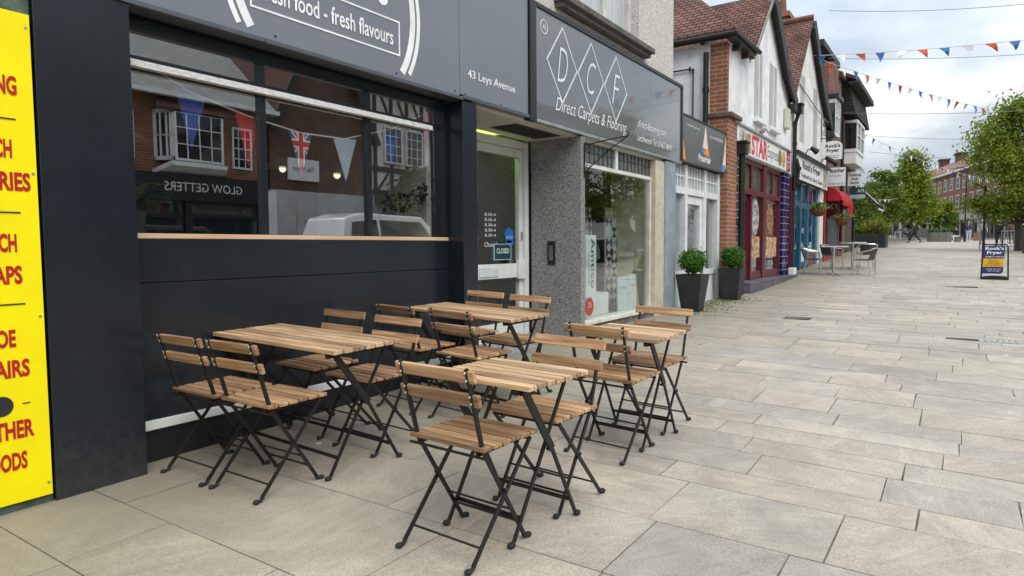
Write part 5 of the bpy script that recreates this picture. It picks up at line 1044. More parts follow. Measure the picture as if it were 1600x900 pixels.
z=G(1.93,28.2); o=thing('litter_bin',(1.93,28.2,z),'dark litter bin cut by the right edge of the picture','bin'); mb=MB(); mb.tube([(1.93,28.2,z),(1.93,28.2,z+.85)],[.19,.2],14); mb.build('body',M('bin dark',(.05,.05,.048),.6),o); mb=MB(); mb.tube([(1.93,28.2,z+.86),(1.93,28.2,z+.95),(1.93,28.2,z+1.02)],[.22,.21,.10],14); mb.build('lid',BLACKMETAL,o)

# ------------------------------------------------------------------ people
SKIN=M('skin',(.55,.33,.24),.6)
def skinmesh(name,V,E,mat,parent,lv=1):
    me=bpy.data.meshes.new(name); o=ORG[parent.name]
    me.from_pydata([v[:3] for v in V],E,[]); me.materials.append(mat); ob=bpy.data.objects.new(name,me); COL.objects.link(ob); ob.parent=parent; ORG[ob.name]=o.copy()
    ob.modifiers.new('skin','SKIN'); 
    if not me.skin_vertices: me.skin_vertices.new() if hasattr(me.skin_vertices,'new') else None
    ly=me.skin_vertices[0]
    for i,v in enumerate(V): ly.data[i].radius=(v[3],v[4] if len(v)>4 else v[3]); ly.data[i].use_root=(i==0)
    sb=ob.modifiers.new('sub','SUBSURF'); sb.levels=lv; sb.render_levels=lv
    for p in me.polygons: p.use_smooth=True
    return ob
def person(x,y,rot,label,J,top,legs,hair,shoe,hood=None,scale=1,z=None,grp=None):
    g=G(x,y) if z is None else z; o=thing('person',(x,y,g),label,'person',grp); o.rotation_euler=(0,0,R(rot)); o.scale=(scale,)*3
    # J: pelvis, chest, neck, head, then per side elbow, wrist, knee, ankle, toe
    pv,chs,nk,hd=[Vector(J[k]) for k in ('pelvis','chest','neck','head')]
    V=[tuple(pv)+(.12,.09),tuple(chs)+(.15,.10),tuple(nk)+(.05,),tuple(hd)+(.075,.09),tuple(hd+Vector((0,0,.10)))+(.06,.075),tuple(hd+Vector((0,.105,-.01)))+(.012,)]; E=[(0,1),(1,2),(2,3),(3,4),(3,5)]
    TV=[tuple(pv+Vector((0,0,-.06)))+(.165,.13),tuple(chs)+(.185,.14),tuple(nk+Vector((0,0,-.05)))+(.10,.09)]; TE=[(0,1),(1,2)]
    LV=[tuple(pv+Vector((0,0,.04)))+(.15,.12)]; LE=[]
    feet=[]
    for s,k in ((-1,'l'),(1,'r')):
        sh=nk+Vector((s*.18,0,-.09)); el,wr,kn,an=[Vector(J[k+q]) for q in ('elbow','wrist','knee','ankle')]; hp=pv+Vector((s*.095,0,-.05)); hand=wr+(wr-el).normalized()*.09
        n=len(V); V+=[tuple(sh)+(.05,),tuple(el)+(.037,),tuple(wr)+(.026,),tuple(hand)+(.03,.018),tuple(hp)+(.085,),tuple(kn)+(.055,),tuple(an)+(.037,)]; E+=[(1,n),(n,n+1),(n+1,n+2),(n+2,n+3),(0,n+4),(n+4,n+5),(n+5,n+6)]
        n=len(TV); TV+=[tuple(sh)+(.075,),tuple(el)+(.058,),tuple(wr)+(.048,)]; TE+=[(1,n),(n,n+1),(n+1,n+2)]
        n=len(LV); LV+=[tuple(hp)+(.105,),tuple(kn)+(.075,),tuple(an+Vector((0,0,.02)))+(.058,)]; LE+=[(0,n),(n,n+1),(n+1,n+2)]
        feet.append((an,Vector(J[k+'toe'])))
    skinmesh('body',V,E,SKIN,o); skinmesh('jacket',TV,TE,top,o); skinmesh('trousers',LV,LE,legs,o)
    og=ORG[o.name]; W=lambda v:Vector(v)+og
    for an,to in feet:
        mb=MB(); mb.tube([W(an),W(an+Vector((0,0,-.05))),W(an*.5+to*.5),W(to)],[.045,.05,.048,.035],8); mb.build('shoe',shoe,o,smooth=True)
    mb=MB(); c=W(hd); mb.blob(c+Vector((0,-.025,.055)),(.098,.105,.105),2); 
    mb.build('hair',hair,o,smooth=True)
    mb=MB(); [mb.blob(c+Vector((s*.032,.088,.015)),.010,1) for s in (-1,1)]; mb.build('eyes',BLACK,o)
    mb=MB(); [mb.blob(c+Vector((s*.088,.0,.0)),(.014,.025,.034),1) for s in (-1,1)]; mb.build('ears',SKIN,o)
    if hood: 
        mb=MB(); n=90; rn=random.Random(2)
        for i in range(n): a=6.283*i/n; mb.blob(c+Vector((.125*math.cos(a),.05+rn.uniform(-.03,.03),.03+.15*math.sin(a))),rn.uniform(.035,.055),1,jit=.3)
        mb.build('fur_hood_trim',hood,o)
    return o
def stand(le=0,re=0): return dict(pelvis=(0,0,.92),chest=(0,0,1.24),neck=(0,-.01,1.44),head=(0,.015,1.58),lelbow=(-.25,-.03,1.10),lwrist=(-.25,.10,.88),relbow=(.25,-.03,1.10),rwrist=(.25,.10,.88),lknee=(-.10,.02,.49),lankle=(-.11,-.02,.09),ltoe=(-.12,.16,.035),rknee=(.10,.02,.49),rankle=(.11,-.02,.09),rtoe=(.12,.16,.035))
CLB=M('dark clothing',(.018,.018,.02),.85,0,.2,(.03,.03,.032),20); HAIRD=M('dark hair',(.02,.014,.01),.6); HAIRL=M('fair hair',(.42,.30,.17),.6); SHOE=M('dark shoes',(.02,.02,.02),.6); SHW=M('white trainers',(.7,.7,.68),.6)
w=stand(); w.update(lelbow=(-.24,.10,1.12),lwrist=(-.2,.28,1.0),relbow=(.24,-.15,1.12),rwrist=(.23,-.22,.92),lknee=(-.09,-.10,.50),lankle=(-.09,-.42,.14),ltoe=(-.09,-.30,.04),rknee=(.09,.24,.50),rankle=(.09,.36,.10),rtoe=(.09,.53,.06),pelvis=(0,0,.90),chest=(0,.04,1.22),neck=(0,.06,1.42),head=(0,.09,1.56))
person(-2.95,60.5,95,'person in black striding across the street, carrying a dark backpack',w,M('black jacket',(.025,.028,.026),.8),CLB,HAIRD,SHOE)
o=bpy.data.objects['person']; bk=MB(); z=G(-2.95,60.5); bk.blob((-2.95,60.5-.2,z+1.22),(.15,.10,.2),2); bk.build('backpack',M('grey green backpack',(.04,.05,.045),.8),o,smooth=True)
s=stand(); s.update(lelbow=(-.22,-.02,1.12),lwrist=(-.08,.16,1.06),relbow=(.22,-.02,1.12),rwrist=(.08,.16,1.06))
person(.60,71,205,'person standing in a navy top and pale lilac trousers by the far shop fronts',s,M('navy top',(.02,.025,.05),.85),M('pale lilac trousers',(.50,.50,.60),.85),HAIRL,SHW)
st=dict(pelvis=(0,0,.52),chest=(0,.06,.84),neck=(0,.08,1.04),head=(0,.11,1.18),lelbow=(-.24,.08,.75),lwrist=(-.14,.30,.66),relbow=(.24,.08,.75),rwrist=(.14,.30,.66),lknee=(-.11,.42,.50),lankle=(-.12,.44,.09),ltoe=(-.12,.62,.035),rknee=(.11,.42,.50),rankle=(.12,.44,.09),rtoe=(.12,.62,.035))
o=B('planter_seat',OL,None,(-.52,.05,68.05,68.55,G(-.2,68.3)-.02,G(-.2,68.3)+.41)); tag(o,'low seat at the right end of the grey green angled planter','seat')  # boarded seat at the planter's end, under the sitting person
person(-.22,68.25,130,'person in dark clothes and pale trousers sitting at the end of the angled planter',st,CLB,M('pale grey trousers',(.55,.55,.55),.85),HAIRD,SHW)
hw=stand(); hw.update(lelbow=(-.34,.02,1.16),lwrist=(-.08,.22,1.24),relbow=(.36,.05,1.20),rwrist=(.12,.25,1.34))
pw=person(1.84,46.6,165,'woman in a black coat with a pale fur trimmed hood behind the pavement sign',hw,M('black coat',(.015,.015,.018),.8),CLB,HAIRL,SHOE,hood=M('pale fur',(.55,.47,.38),.95,0,.1,(.35,.28,.2),30),scale=.96); pw.scale=(1.15,1.1,.96)
person(3.0,58,20,'brown haired person in a brown top beside the woman in the hood',stand(),M('brown top',(.12,.07,.045),.85),CLB,M('brown hair',(.08,.045,.02),.6),SHOE)
person(3.55,60,190,'person in a pale top walking in the distance by the far shops at the right',stand(),M('pale top',(.5,.48,.45),.85),CLB,HAIRD,SHOE)
person(4.1,66,170,'person in blue standing in the distance at the right edge',stand(),M('blue top',(.06,.12,.25),.85),CLB,HAIRD,SHW)
person(1.25,55.6,200,'person in a grey jacket and white cap partly behind the woman in the hood',stand(),M('grey jacket',(.30,.29,.27),.85),M('blue jeans',(.06,.09,.16),.85),M('pale cap',(.6,.55,.47),.8),SHOE)
for x,y,r,l,t in ((-6.3,84,110,'seated person in a dark red top at the far white table',M('dark red top',(.10,.02,.025),.85)),(-5.1,84.3,250,'seated person in black and white at the far white table',M('black and white top',(.35,.35,.35),.85,0,.2,(.03,.03,.03),14,lo=.48,hi=.52))):
    z=G(x,y); o=B('stool',M('pale stool',(.5,.5,.48),.6),None,(x-.18,x+.18,y-.18,y+.18,z+.38,z+.43),(x-.03,x+.03,y-.03,y+.03,z-.01,z+.38)); tag(o,'pale stool under the '+l.replace('at the far white table','')+'far away','stool'); person(x,y,r,l,st,t,CLB,HAIRD,SHW)
x,y=-5.7,84.1; z=G(x,y); o=thing('cafe_table',(x,y,z),'far white table between two seated people','table'); B('table_top',WHITE,o,(x-.32,x+.32,y-.32,y+.32,z+.70,z+.74)); B('leg',WHITE,o,(x-.28,x-.23,y-.28,y-.23,z,z+.7)); B('leg',WHITE,o,(x+.23,x+.28,y-.28,y-.23,z,z+.7)); B('leg',WHITE,o,(x-.28,x-.23,y+.23,y+.28,z,z+.7)); B('leg',WHITE,o,(x+.23,x+.28,y+.23,y+.28,z,z+.7))

# ------------------------------------------------------------------ far terrace (right side of the bend)
ang=math.atan2(.285,.958)
te=thing('brick_terrace',(7.8,74,0),'long red brick terrace with tall chimneys and white windows where the street bends','building',rz=ang)
ORG[te.name]=Vector((0,0,0))     # children are built in the terrace's own axes: x in front is negative, y along it
TB=BR('terrace red brick',(.34,.12,.075),(.27,.09,.06),(.26,.22,.18),w=.3,h=.1,dirt=.25)
B('wall',TB,te,(0,8,0,55,1.0,10.6)); B('end_wall',TB,te,(-.02,8,-.3,0,1,12))
mb=MB(); mb.ext([(-.5,-.4,10.75),(-.5,55,10.75),(4,55,13.3),(4,-.4,13.3)],(0,0,-.15)); mb.ext([(8.5,-.4,10.75),(8.5,55,10.75),(4,55,13.3),(4,-.4,13.3)],(0,0,-.15)); mb.build('roof',BR('terrace clay tiles',(.37,.17,.13),(.29,.13,.10),(.15,.08,.06),w=.3,h=.16,mort=.02,mode='roof_y',dirt=.35),te)
B('cornice',WHITE,te,(-.55,0,-.4,55,10.35,10.6)); B('string_course',M('stone band',(.5,.47,.42),.8),te,(-.1,0,0,55,5.2,5.5))
for i in range(7):
    y=3+i*7.6; CHB=BR('sooty brick',(.115,.055,.042),(.085,.045,.036),(.10,.085,.075),dirt=.4); c=B('chimney',CHB,te,(3.4,4.6,y,y+1.1,12.4,14.1)); B('chimney_cap',CHB,c,(3.3,4.7,y-.1,y+1.2,14.1,14.3))
mbf=None
for r,z in enumerate((5.9,8.2)):
    for i in range(22):
        y=1.2+i*2.45
        f=MB(); 
        for a,b,c,d in ((y,y+.1,z,z+1.6),(y+1.1,y+1.2,z,z+1.6),(y+.1,y+1.1,z,z+.1),(y+.1,y+1.1,z+1.5,z+1.6),(y+.1,y+1.1,z+.77,z+.83),(y+.58,y+.62,z+.1,z+1.5)): f.box(-.06,.04,a,b,c,d)
        f=f.build('window',WHITE,te); B('pane',PANE,f,(-.02,-.008,y+.1,y+1.1,z+.1,z+1.5))
for i in range(8):
    y=.6+i*6.8; m=[WHITE,M('far dark blue front',(.03,.05,.08),.5),M('far cream front',(.5,.46,.38),.6),M('far grey front',(.2,.21,.22),.6)][(i*3+1)%4]
    sf=B('shopfront',m,te,(-.25,-.01,y,y+6.4,4.2,5.1),(-.15,-.01,y,y+.3,1,4.2),(-.15,-.01,y+6.1,y+6.4,1,4.2),(-.15,-.01,y+2.0,y+2.2,1,4.2),(-.15,-.01,y+4.0,y+4.2,1,4.2),(-.12,-.01,y+.3,y+6.1,1,1.9)); B('pane',PANE,sf,(-.06,-.03,y+.3,y+6.1,1.9,4.2)); 
    B('lettering_panel',M('shop sign pale',(.6,.6,.58),.5) if i%2 else M('shop sign dark',(.05,.05,.06),.5),sf,(-.27,-.255,y+.6,y+5.6,4.4,4.9))
# pale building and canopy closing the street
pb=thing('pale_far_building',(-12,118,2),'low pale building closing the far end of the street behind the trees','building'); B('wall',M('far pale render',(.62,.60,.55),.9,0,.2,(.5,.48,.43),1),pb,(-22,-7.2,112,124,2,7.6)); mb=MB(); mb.ext([(-22.3,111.6,7.6),(-6.9,111.6,7.6),(-6.9,118,10.2),(-22.3,118,10.2)],(0,0,-.15)); mb.build('roof',TILEX,pb)
for i in range(6):
    f=B('window',WHITE,pb,(-20.6+i*2.3,-19.2+i*2.3,111.94,111.99,5.2,6.7)); B('pane',PANE,f,(-20.5+i*2.3,-19.3+i*2.3,111.92,111.935,5.3,6.6)); g_=B('shop_window',BLACK,pb,(-20.8+i*2.3,-19.0+i*2.3,111.95,111.99,2.6,4.3))
gz=thing('market_canopy',(-5.6,95,G(-5.6,95)),'pale cream pyramid market canopy among the far trees','canopy'); z=G(-5.6,95); CN=M('cream canvas',(.66,.62,.46),.8)
mb=MB(); q=[(-7.1,93.5,z+2.2),(-4.1,93.5,z+2.2),(-4.1,96.5,z+2.2),(-7.1,96.5,z+2.2)]; top=(-5.6,95,z+3.3)
for i in range(4): mb.quad([q[i],q[(i+1)%4],top]); a,b=Vector(q[i]),Vector(q[(i+1)%4]); mb.quad([a,b,b-Vector((0,0,.3)),a-Vector((0,0,.3))])
mb.build('canvas',CN,gz)
for p in q: mb=MB(); mb.tube([(p[0],p[1],z),(p[0],p[1],z+2.2)],.04,6); mb.build('leg',WHITE,gz)

# ------------------------------------------------------------------ bunting and wires over the street
def curve(A,Bp,sag,n=60):
    A,Bp=Vector(A),Vector(Bp); return [A.lerp(Bp,i/n)-Vector((0,0,sag*4*(i/n)*(1-i/n))) for i in range(n+1)]
def bunting(A,Bp,sag,cols,step,label,size=.22,k0=0.3):
    pts=curve(A,Bp,sag,80); o=tag(MB().tube(pts,.008,5).build('bunting_cord',M('bunting cord',(.6,.6,.6),.8)),label+', its cord','cord')
    L_=sum((b-a).length for a,b in zip(pts,pts[1:])); s=k0; i=0; rn=random.Random(int(step*100)+len(label))
    d=(Vector(Bp)-Vector(A)); d.z=0; d.normalize(); side=Vector((-d.y,d.x,0))
    while s<L_-.3:
        t=s/L_; f=t*80; k=int(f); p=pts[k].lerp(pts[k+1],f-k); w=size; sw=rn.uniform(-.10,.16); tw=rn.uniform(-.07,.07)
        a,b=p-d*w*.5,p+d*w*.5; c=p+d*sw-Vector((0,0,size*1.28*rn.uniform(.8,1)))+side*rn.uniform(-.1,.1); m1=(a+c)/2+side*tw+d*.015; m2=(b+c)/2+side*tw+d*.015
        col,cn=cols[i%len(cols)]; mb=MB(); mb.quad([a,b,m2,m1]); mb.quad([m1,m2,c]); fl=mb.build('pennant',col,org=p); so=fl.modifiers.new('solid','SOLIDIFY'); so.thickness=.003
        tag(fl,cn+' pennant on the '+label,'flag',cn+' pennants on the '+label); s+=step; i+=1
C3=[(FSB,'blue'),(FW,'white'),(FO,'orange red')]
bunting((-3.58,20,6.43),(9.8,20,6.35),.42,C3,.47,'level bunting string crossing high over the street')
bunting((-3.55,20.02,6.41),(6.5,43,6.6),.42,[(FSB,'blue'),(FO,'orange red'),(FW,'white')],.62,'long bunting string running down the street to the far right',.24)
bunting((-3.3,29.5,5.6),(6,62,6.2),1.1,[(FW,'white'),(FB,'dark blue')],.8,'distant bunting string beyond the shop row',.22)
bunting((-7.2,62,5.15),(-4.4,63,5.0),.12,[(FW,'white')],.36,'small white string among the far trees',.2)
def wire(A,Bp,sag,label,r=.008): tag(MB().tube(curve(A,Bp,sag,30),r,5).build('overhead_wire',M('wire',(.22,.23,.25),.6)),label,'wire')
wire((-3.5,22.5,8.35),(10.4,22.5,8.0),.75,'topmost overhead wire across the sky'); wire((-3.5,22.6,6.95),(10.4,22.6,6.4),.55,'overhead wire crossing just below the level bunting')
wire((-3.35,24.8,5.62),(10.4,25,5.4),.45,'overhead wire fixed to the brick building with the curved parapet'); wire((-3.0,29.8,5.5),(10.4,33,5.6),.5,'overhead wire leaving the tile hung end building'); wire((-3.1,29.9,4.9),(10.4,40,5.2),.5,'lowest overhead wire beyond the tile hung end building')
wire((-3.48,18.2,5.3),(-3.40,22.0,4.9),.05,'short slack cable across the second white gable',.014)
# ------------------------------------------------------------------ the other side of the street (mirrored in the cafe and shop windows)
XO=10.5
def wn(parent,y0,y1,z0,z1,nx,nz,x=XO,fw=.06):
    f=MB(); f.box(x-.05,x+.03,y0,y0+fw,z0,z1); f.box(x-.05,x+.03,y1-fw,y1,z0,z1); f.box(x-.05,x+.03,y0+fw,y1-fw,z0,z0+fw); f.box(x-.05,x+.03,y0+fw,y1-fw,z1-fw,z1)
    for i in range(1,nx): yy=y0+i*(y1-y0)/nx; f.box(x-.035,x+.01,yy-.014,yy+.014,z0+fw,z1-fw)
    for i in range(1,nz): zz=z0+i*(z1-z0)/nz; f.box(x-.033,x+.008,y0+fw,y1-fw,zz-.013,zz+.013)
    f=f.build('window',WHITE,parent); B('pane',PANE,f,(x-.012,x-.006,y0+fw,y1-fw,z0+fw,z1-fw)); return f
ob=thing('beauty_shop_building',(XO+.2,10,.1),'brick shop with white bay, mirrored in the left cafe pane','building')
B('wall',BRK,ob,(XO,18,4.5,12.75,3.3,5.45)); mb=MB(); mb.ext([(XO-.45,4.2,5.4),(XO-.45,12.9,5.4),(15,12.2,10.2),(15,4.2,10.2)],(0,0,-.15)); mb.ext([(XO-.45,12.9,5.4),(18,12.9,5.4),(15,12.2,10.2)],(0,0,-.15)); mb.build('roof',M('pale concrete tiles',(.40,.39,.36),.9,0,.2,(.28,.27,.25),4,stretch=(.3,1,5),bump=.5,bscale=14),ob); B('gutter',WHITE,ob,(XO-.5,XO-.4,4.2,13.0,5.28,5.4))
mb=MB(); mb.ext([(XO-.55,9.2,4.95),(XO-.55,11.5,4.95),(XO-.05,11.3,5.38),(XO-.05,9.4,5.38)],(0,0,-.08)); mb.build('bay_roof',TILEY,ob)
wn(ob,9.65,11.05,3.6,4.92,4,3,XO-.5); 
by=MB()
for ya,yb in ((9.62,9.36),(11.08,11.34)):
    for z0,z1 in ((3.6,3.70),(4.84,4.94),(4.24,4.27)): by.ext([(XO-.5,ya,z0),(XO-.02,yb,z0),(XO-.02,yb,z1),(XO-.5,ya,z1)],(0,.04 if yb<ya else -.04,0))
    for t0,t1 in ((0,.16),(.30,.36),(.62,.68),(.86,1)):
        P=lambda t:(XO-.5+.48*t,ya+(yb-ya)*t); a,b_=P(t0),P(t1); by.ext([a+(3.6,),b_+(3.6,),b_+(4.94,),a+(4.94,)],(0,.035 if yb<ya else -.035,0))
by.ext([(XO-.55,9.55,3.58),(XO-.55,11.15,3.58),(XO-.02,11.4,3.35),(XO-.02,9.3,3.35)],(0,0,-.12)); by.build('bay_window',WHITE,ob)
for ya,yb in ((9.645,9.385),(11.055,11.315)): MB().ext([(XO-.49,ya,3.62),(XO-.02,yb,3.62),(XO-.02,yb,4.92),(XO-.49,ya,4.92)],(0,.005,0)).build('side_pane',PANE,ob)
wn(ob,11.65,12.30,3.6,4.80,3,4); wn(ob,8.2,8.85,3.6,4.80,3,4); wn(ob,6.0,7.2,3.6,4.8,4,4)
B('shop_fascia',M('black gloss fascia',(.012,.013,.016),.3),ob,(XO-.3,XO,5.0,12.65,2.56,3.25)); text('lettering','GLOW GETTERS',WHITEV,(XO-.305,10.6,2.93),2.3,.24,ob,facing='-x',bold=.0)
B('shopfront',M('black shopfront paint',(.015,.016,.018),.4),ob,(XO-.12,XO,5.0,12.65,.0,.55),(XO-.15,XO,5.0,5.2,.55,2.56),(XO-.15,XO,8.8,9.0,.55,2.56),(XO-.15,XO,10.1,10.3,.55,2.56),(XO-.15,XO,12.45,12.65,.55,2.56),(XO-.1,XO,5.2,12.45,2.1,2.2)); B('shop_pane',PANE,ob,(XO-.06,XO-.04,5.2,12.45,.55,2.56))
B('pilaster',WHITE,ob,(XO-.3,XO,12.66,12.95,.0,3.0))
og=thing('gable_house',(XO+.2,15,.1),'brown brick gabled house with white ground floor, mirrored in the middle cafe pane','building')
DB=BR('brown brick',(.15,.07,.045),(.10,.055,.04),(.13,.11,.09),dirt=.3); B('wall',DB,og,(XO+.05,18,12.98,17.2,3.1,5.1)); mb=MB(); mb.ext([(XO+.05,12.98,5.1),(XO+.05,17.2,5.1),(XO+.05,15.1,9.1)],(6,0,0)); mb.build('gable',DB,og)
mb=MB(); mb.ext([(XO-.3,12.9,4.95),(XO-.3,15.1,9.25),(18,15.1,9.25),(18,12.9,4.95)],(0,0,.12)); mb.ext([(XO-.3,17.3,4.95),(XO-.3,15.1,9.25),(18,15.1,9.25),(18,17.3,4.95)],(0,0,.12)); mb.build('roof',TILEX,og)
mb=MB(); mb.bar((XO-.3,12.86,4.9),(XO-.3,15.1,9.2),.06,.25,(0,.8,1)); mb.bar((XO-.3,17.34,4.9),(XO-.3,15.1,9.2),.06,.25,(0,-.8,1)); mb.build('bargeboard',BARGE,og)
B('ground_floor',M('grey white wall',(.50,.50,.49),.9,0,.2,(.40,.40,.39),1.5),og,(XO,XO+.5,12.96,17.2,0,3.09))
wm=M('grey script ink',(.15,.15,.15),.6)
sg=thing('alley_sign',(XO,14.2,3.4),'white sign reading The Wynd on the brown brick gable','sign'); B('board',WHITE,sg,(XO-.02,XO+.045,13.62,14.82,3.44,4.14)); text('lettering','The Wynd',wm,(XO-.026,14.2,3.79),.8,.22,sg,facing='-x',shear=.2)
sg=thing('wall_sign',(XO,14.8,1.9),'large painted board reading The Wynd on the white ground floor wall','sign'); B('board',M('pale board',(.46,.46,.45),.8),sg,(XO-.03,XO-.002,13.9,15.7,1.55,2.55)); text('lettering','The Wynd',wm,(XO-.036,14.8,2.05),1.25,.35,sg,facing='-x',shear=.2)
ot=thing('half_timbered_building',(XO+.2,20,.2),'black and white half-timbered building, reflected at the right of the cafe window','building')
B('wall',CREAM,ot,(XO,18,17.3,24,3.2,7.4)); tb=MB()
for y in [17.35+i*.85 for i in range(8)]: tb.box(XO-.04,XO+.01,y,y+.16,3.2,7.4)
for z in (3.2,4.05,5.95,7.2): tb.box(XO-.05,XO+.01,17.3,24,z,z+.18)
for i in range(7): tb.bar((XO-.02,17.5+i*.85,3.35),(XO-.02,18.1+i*.85,4.05),.12,.05,(0,0,1)); tb.bar((XO-.02,18.15+i*.85,6.1),(XO-.02,17.55+i*.85,7.2),.12,.05,(0,0,1))
tb.build('timber_frame',BARGE,ot)
for y in (17.85,19.0,20.8,22.2): wn(ot,y,y+.95,4.38,5.75,3,4,XO-.06)
mb=MB(); mb.ext([(XO-.6,17.0,7.3),(XO-.6,24.3,7.3),(15,24.3,11),(15,17.0,11)],(0,0,-.15)); mb.build('roof',TILEY,ot)
B('ground_floor',M('grey shop wall',(.36,.37,.36),.8,0,.2,(.28,.29,.28),2),ot,(XO+.01,XO+.4,17.3,24,0,3.19)); B('shop_fascia',M('dark grey fascia',(.06,.065,.07),.5),ot,(XO-.2,XO,17.4,21.5,2.85,3.19)); text('lettering','Groom Room',WHITEV,(XO-.205,19.3,3.02),2.0,.22,ot,facing='-x',bold=.02); B('shop_pane',PANE,ot,(XO-.02,XO+.005,17.8,23.5,.7,2.7))
ow=thing('white_rendered_building',(XO+.2,30,.9),'long white rendered building with sash windows, reflected in the flooring shop window','building'); B('wall',CREAM,ow,(XO,18,24.1,46,-.2,8.0)); B('roof_edge',BARGE,ow,(XO-.4,18.2,24,46.2,8.0,8.2))
for r in (4.0,6.2):
    for i in range(8): wn(ow,25.2+i*2.6,26.3+i*2.6,r,r+1.5,2,4)
for i in range(4): B('shop_pane',PANE,ow,(XO-.02,XO-.005,25+i*5.2,29.2+i*5.2,1.2,3.3))
tree('street_tree','street tree by the half-timbered building',9.3,18.6,3.6,1.1,.9,3000,.10,33,'round',LFD)
tree('street_tree','broad street tree on the far side, reflected in the flooring shop window',6.8,29,6.5,2.3,1.8,5000,.13,34,'round',LF)
def vehicle(name,label,x,y,L_,W,prof,glass,mat,wheel=.31,cat='car'):
    z=G(x,y); o=thing(name,(x,y,z),label,cat); mb=MB()
    # side profile along y, tumblehome towards the roof
    P=prof; hw=[W/2-(max(0,pz-.85)*.22) for py,pz in P]
    n=len(P); v=[(x-hw[i],y+P[i][0],z+P[i][1]) for i in range(n)]+[(x+hw[i],y+P[i][0],z+P[i][1]) for i in range(n)]
    f=[tuple(range(n-1,-1,-1)),tuple(range(n,2*n))]+[(i,(i+1)%n,(i+1)%n+n,i+n) for i in range(n)]
    b=mb.add(v,f).build('body',mat,o,bevel=.05)
    for s in (-1,1):
        for q in glass:
            mb=MB(); mb.ext([(x+s*(W/2-max(0,pz-.85)*.22+.004),y+py,z+pz) for py,pz in q],(s*.006,0,0)); mb.build('side_window',PANE,o)
        for wy_ in (-L_*.31,L_*.31):
            mb=MB(); mb.disc((x+s*(W/2-.19),y+wy_,z+wheel),wheel,s*.2,n=24); w=mb.build('wheel',RUB,o); mb=MB(); mb.disc((x+s*(W/2+.012),y+wy_,z+wheel),wheel*.62,s*.012,n=16); mb.build('rim',ALU,w)
    return o
vehicle('parked_van','white van parked across the street, reflected at the foot of the cafe window',5.3,12.4,3.9,1.75,[(-1.95,.3),(-1.95,1.0),(-1.7,1.75),(-1.2,1.88),(1.0,1.85),(1.65,1.25),(2.1,1.02),(2.15,.3)],[[(-1.6,1.15),(-1.5,1.65),(-.7,1.72),(-.7,1.15)],[(-.6,1.15),(-.6,1.72),(.9,1.70),(1.35,1.2)]],M('white car paint',(.75,.76,.76),.2,0,.6,(.73,.74,.74),coat=.6),cat='van')
CP=[(-2.0,.3),(-2.05,.8),(-1.7,1.05),(-1.2,1.45),(.2,1.46),(1.0,1.0),(1.9,.85),(2.05,.6),(2.0,.3)]; CGL=[[(-1.45,1.02),(-1.1,1.36),(-.35,1.38),(-.35,1.0)],[(-.27,1.0),(-.27,1.38),(.15,1.37),(.75,1.0)]]
vehicle('parked_car','silver car parked across the street, reflected in the flooring shop window',4.4,19.5,4,1.75,CP,CGL,M('silver car paint',(.36,.38,.40),.25,.5,.6,(.35,.37,.39),coat=.5)); vehicle('parked_car','dark car parked behind the silver one, reflected in the flooring shop window',4.6,24.4,4,1.75,CP,CGL,M('black car paint',(.02,.02,.024),.15,.2,.6,coat=.6))
z=G(7,17); o=thing('street_lamp',(7,22.5,z),'street lamp with a long flat lantern on the far side, mirrored in the flooring sign','lamp post'); mb=MB(); mb.tube([(7,22.5,z),(7,22.5,z+6)],[.10,.06],8); mb.build('column',BLACKMETAL,o); mb=MB(); mb.bar((7,22.5,z+5.9),(7,20.9,z+5.75),.25,.10); mb.build('lantern',M('lantern grey',(.3,.3,.3),.5),o)

# ------------------------------------------------------------------ sky, sun, camera
w=bpy.data.worlds.new('World'); scene.world=w; w.use_nodes=True; nt=w.node_tree; N=nt.nodes.new; L=nt.links.new; bg=nt.nodes['Background']
sky=N('ShaderNodeTexSky'); sky.sky_type='NISHITA'; sky.sun_disc=False; EL,AZ=R(46),R(118)
sky.sun_elevation=EL; sky.sun_rotation=AZ; sky.air_density=1.0; sky.dust_density=2.0
tc=N('ShaderNodeTexCoord'); sp=N('ShaderNodeSeparateXYZ'); L(tc.outputs['Generated'],sp.inputs[0])
ad=N('ShaderNodeMath'); ad.inputs[1].default_value=.22; L(sp.outputs[2],ad.inputs[0]); mx_=N('ShaderNodeMath'); mx_.operation='MAXIMUM'; mx_.inputs[1].default_value=.05; L(ad.outputs[0],mx_.inputs[0])
dx=N('ShaderNodeMath'); dx.operation='DIVIDE'; L(sp.outputs[0],dx.inputs[0]); L(mx_.outputs[0],dx.inputs[1]); dy=N('ShaderNodeMath'); dy.operation='DIVIDE'; L(sp.outputs[1],dy.inputs[0]); L(mx_.outputs[0],dy.inputs[1])
cb=N('ShaderNodeCombineXYZ'); L(dx.outputs[0],cb.inputs[0]); L(dy.outputs[0],cb.inputs[1]); cb.inputs[2].default_value=SKYSEED
n1=N('ShaderNodeTexNoise'); n1.inputs['Scale'].default_value=1.0; n1.inputs['Detail'].default_value=7; n1.inputs['Roughness'].default_value=.52; n1.inputs['Distortion'].default_value=.3; L(cb.outputs[0],n1.inputs['Vector'])
cr=N('ShaderNodeValToRGB'); e=cr.color_ramp.elements; e[0].position=.40; e[0].color=(1.75,2.1,2.55,1); e[1].position=.60; e[1].color=(3.9,4.05,4.15,1); x=e.new(.45); x.color=(2.15,2.45,2.8,1); x=e.new(.515); x.color=(2.6,2.9,3.15,1); L(n1.outputs['Fac'],cr.inputs[0])
n2=N('ShaderNodeTexNoise'); n2.inputs['Scale'].default_value=.8; n2.inputs['Detail'].default_value=4; L(cb.outputs[0],n2.inputs['Vector'])
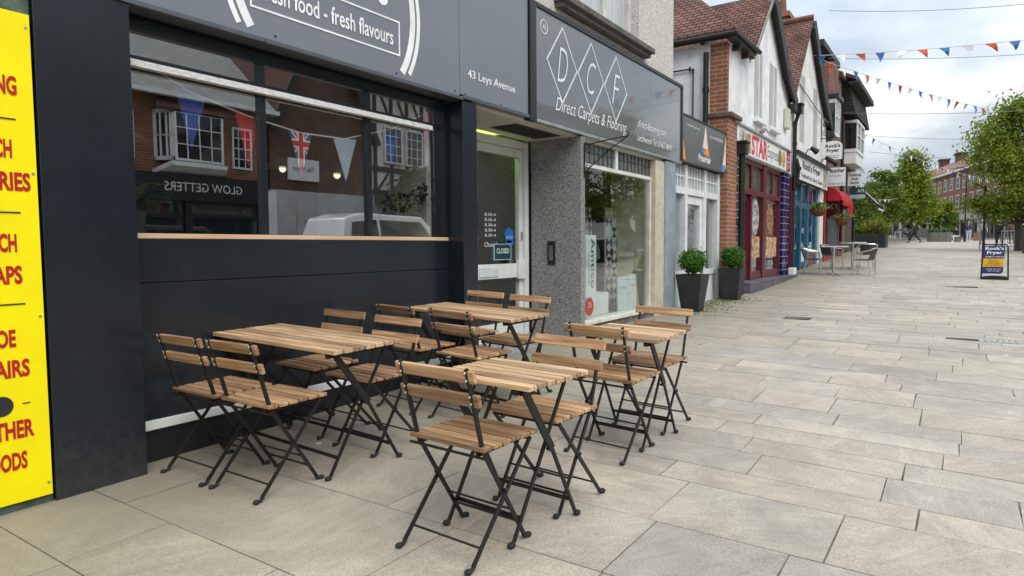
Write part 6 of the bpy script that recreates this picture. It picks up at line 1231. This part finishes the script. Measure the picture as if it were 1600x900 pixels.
cf=N('ShaderNodeMapRange'); cf.inputs[1].default_value=.30; cf.inputs[2].default_value=.52; cf.inputs[3].default_value=.72; cf.inputs[4].default_value=.98; L(n2.outputs['Fac'],cf.inputs[0])
mx=N('ShaderNodeMix'); mx.data_type='RGBA'; L(cf.outputs[0],mx.inputs[0]); L(sky.outputs[0],mx.inputs[6])
zz=N('ShaderNodeMath'); zz.operation='MULTIPLY_ADD'; zz.inputs[1].default_value=2.3; zz.inputs[2].default_value=.80; L(sp.outputs[2],zz.inputs[0])   # overcast: brighter overhead than near the horizon
zm=N('ShaderNodeMath'); zm.operation='MAXIMUM'; zm.inputs[1].default_value=.6; L(zz.outputs[0],zm.inputs[0])
vm=N('ShaderNodeVectorMath'); vm.operation='SCALE'; L(cr.outputs[0],vm.inputs[0]); L(zm.outputs[0],vm.inputs['Scale']); L(vm.outputs[0],mx.inputs[7]); L(mx.outputs[2],bg.inputs[0]); bg.inputs[1].default_value=.10
sl=bpy.data.lights.new('sun','SUN'); sl.energy=.8; sl.angle=R(35); sl.color=(1,.95,.88); so=bpy.data.objects.new('sun',sl); COL.objects.link(so)
# Nishita rotation: 0 = +Y, turning towards +X
d=Vector((math.sin(AZ)*math.cos(EL),math.cos(AZ)*math.cos(EL),math.sin(EL))); so.rotation_euler=d.to_track_quat('Z','Y').to_euler(); so.location=(20,-10,30)
cam=bpy.data.cameras.new('camera'); co=bpy.data.objects.new('camera',cam); COL.objects.link(co); scene.camera=co
f_=1030.; roll=R(.4); cam.sensor_width=36; cam.lens=f_/1600*36; cam.clip_end=2000; cam.clip_start=.05
p,psi=R(3.50631569),R(34.16799261)
fw=Vector((-math.sin(psi)*math.cos(p),math.cos(psi)*math.cos(p),-math.sin(p))); rt=Vector((math.cos(psi),math.sin(psi),0)); up=rt.cross(fw)
cx_=rt*math.cos(roll)-up*math.sin(roll); cy_=rt*math.sin(roll)+up*math.cos(roll)
m=Matrix((cx_,cy_,-fw)).transposed().to_4x4(); m.translation=(0,0,1.2); co.matrix_world=m
vs=scene.view_settings; vs.view_transform='Standard'; vs.look='None'; vs.exposure=EXPO; vs.gamma=1; vs.use_curve_mapping=False
scene.cycles.use_denoising=True; scene.cycles.max_bounces=8; scene.cycles.transparent_max_bounces=12; scene.cycles.caustics_reflective=False; scene.cycles.caustics_refractive=False
scene.render.film_transparent=False
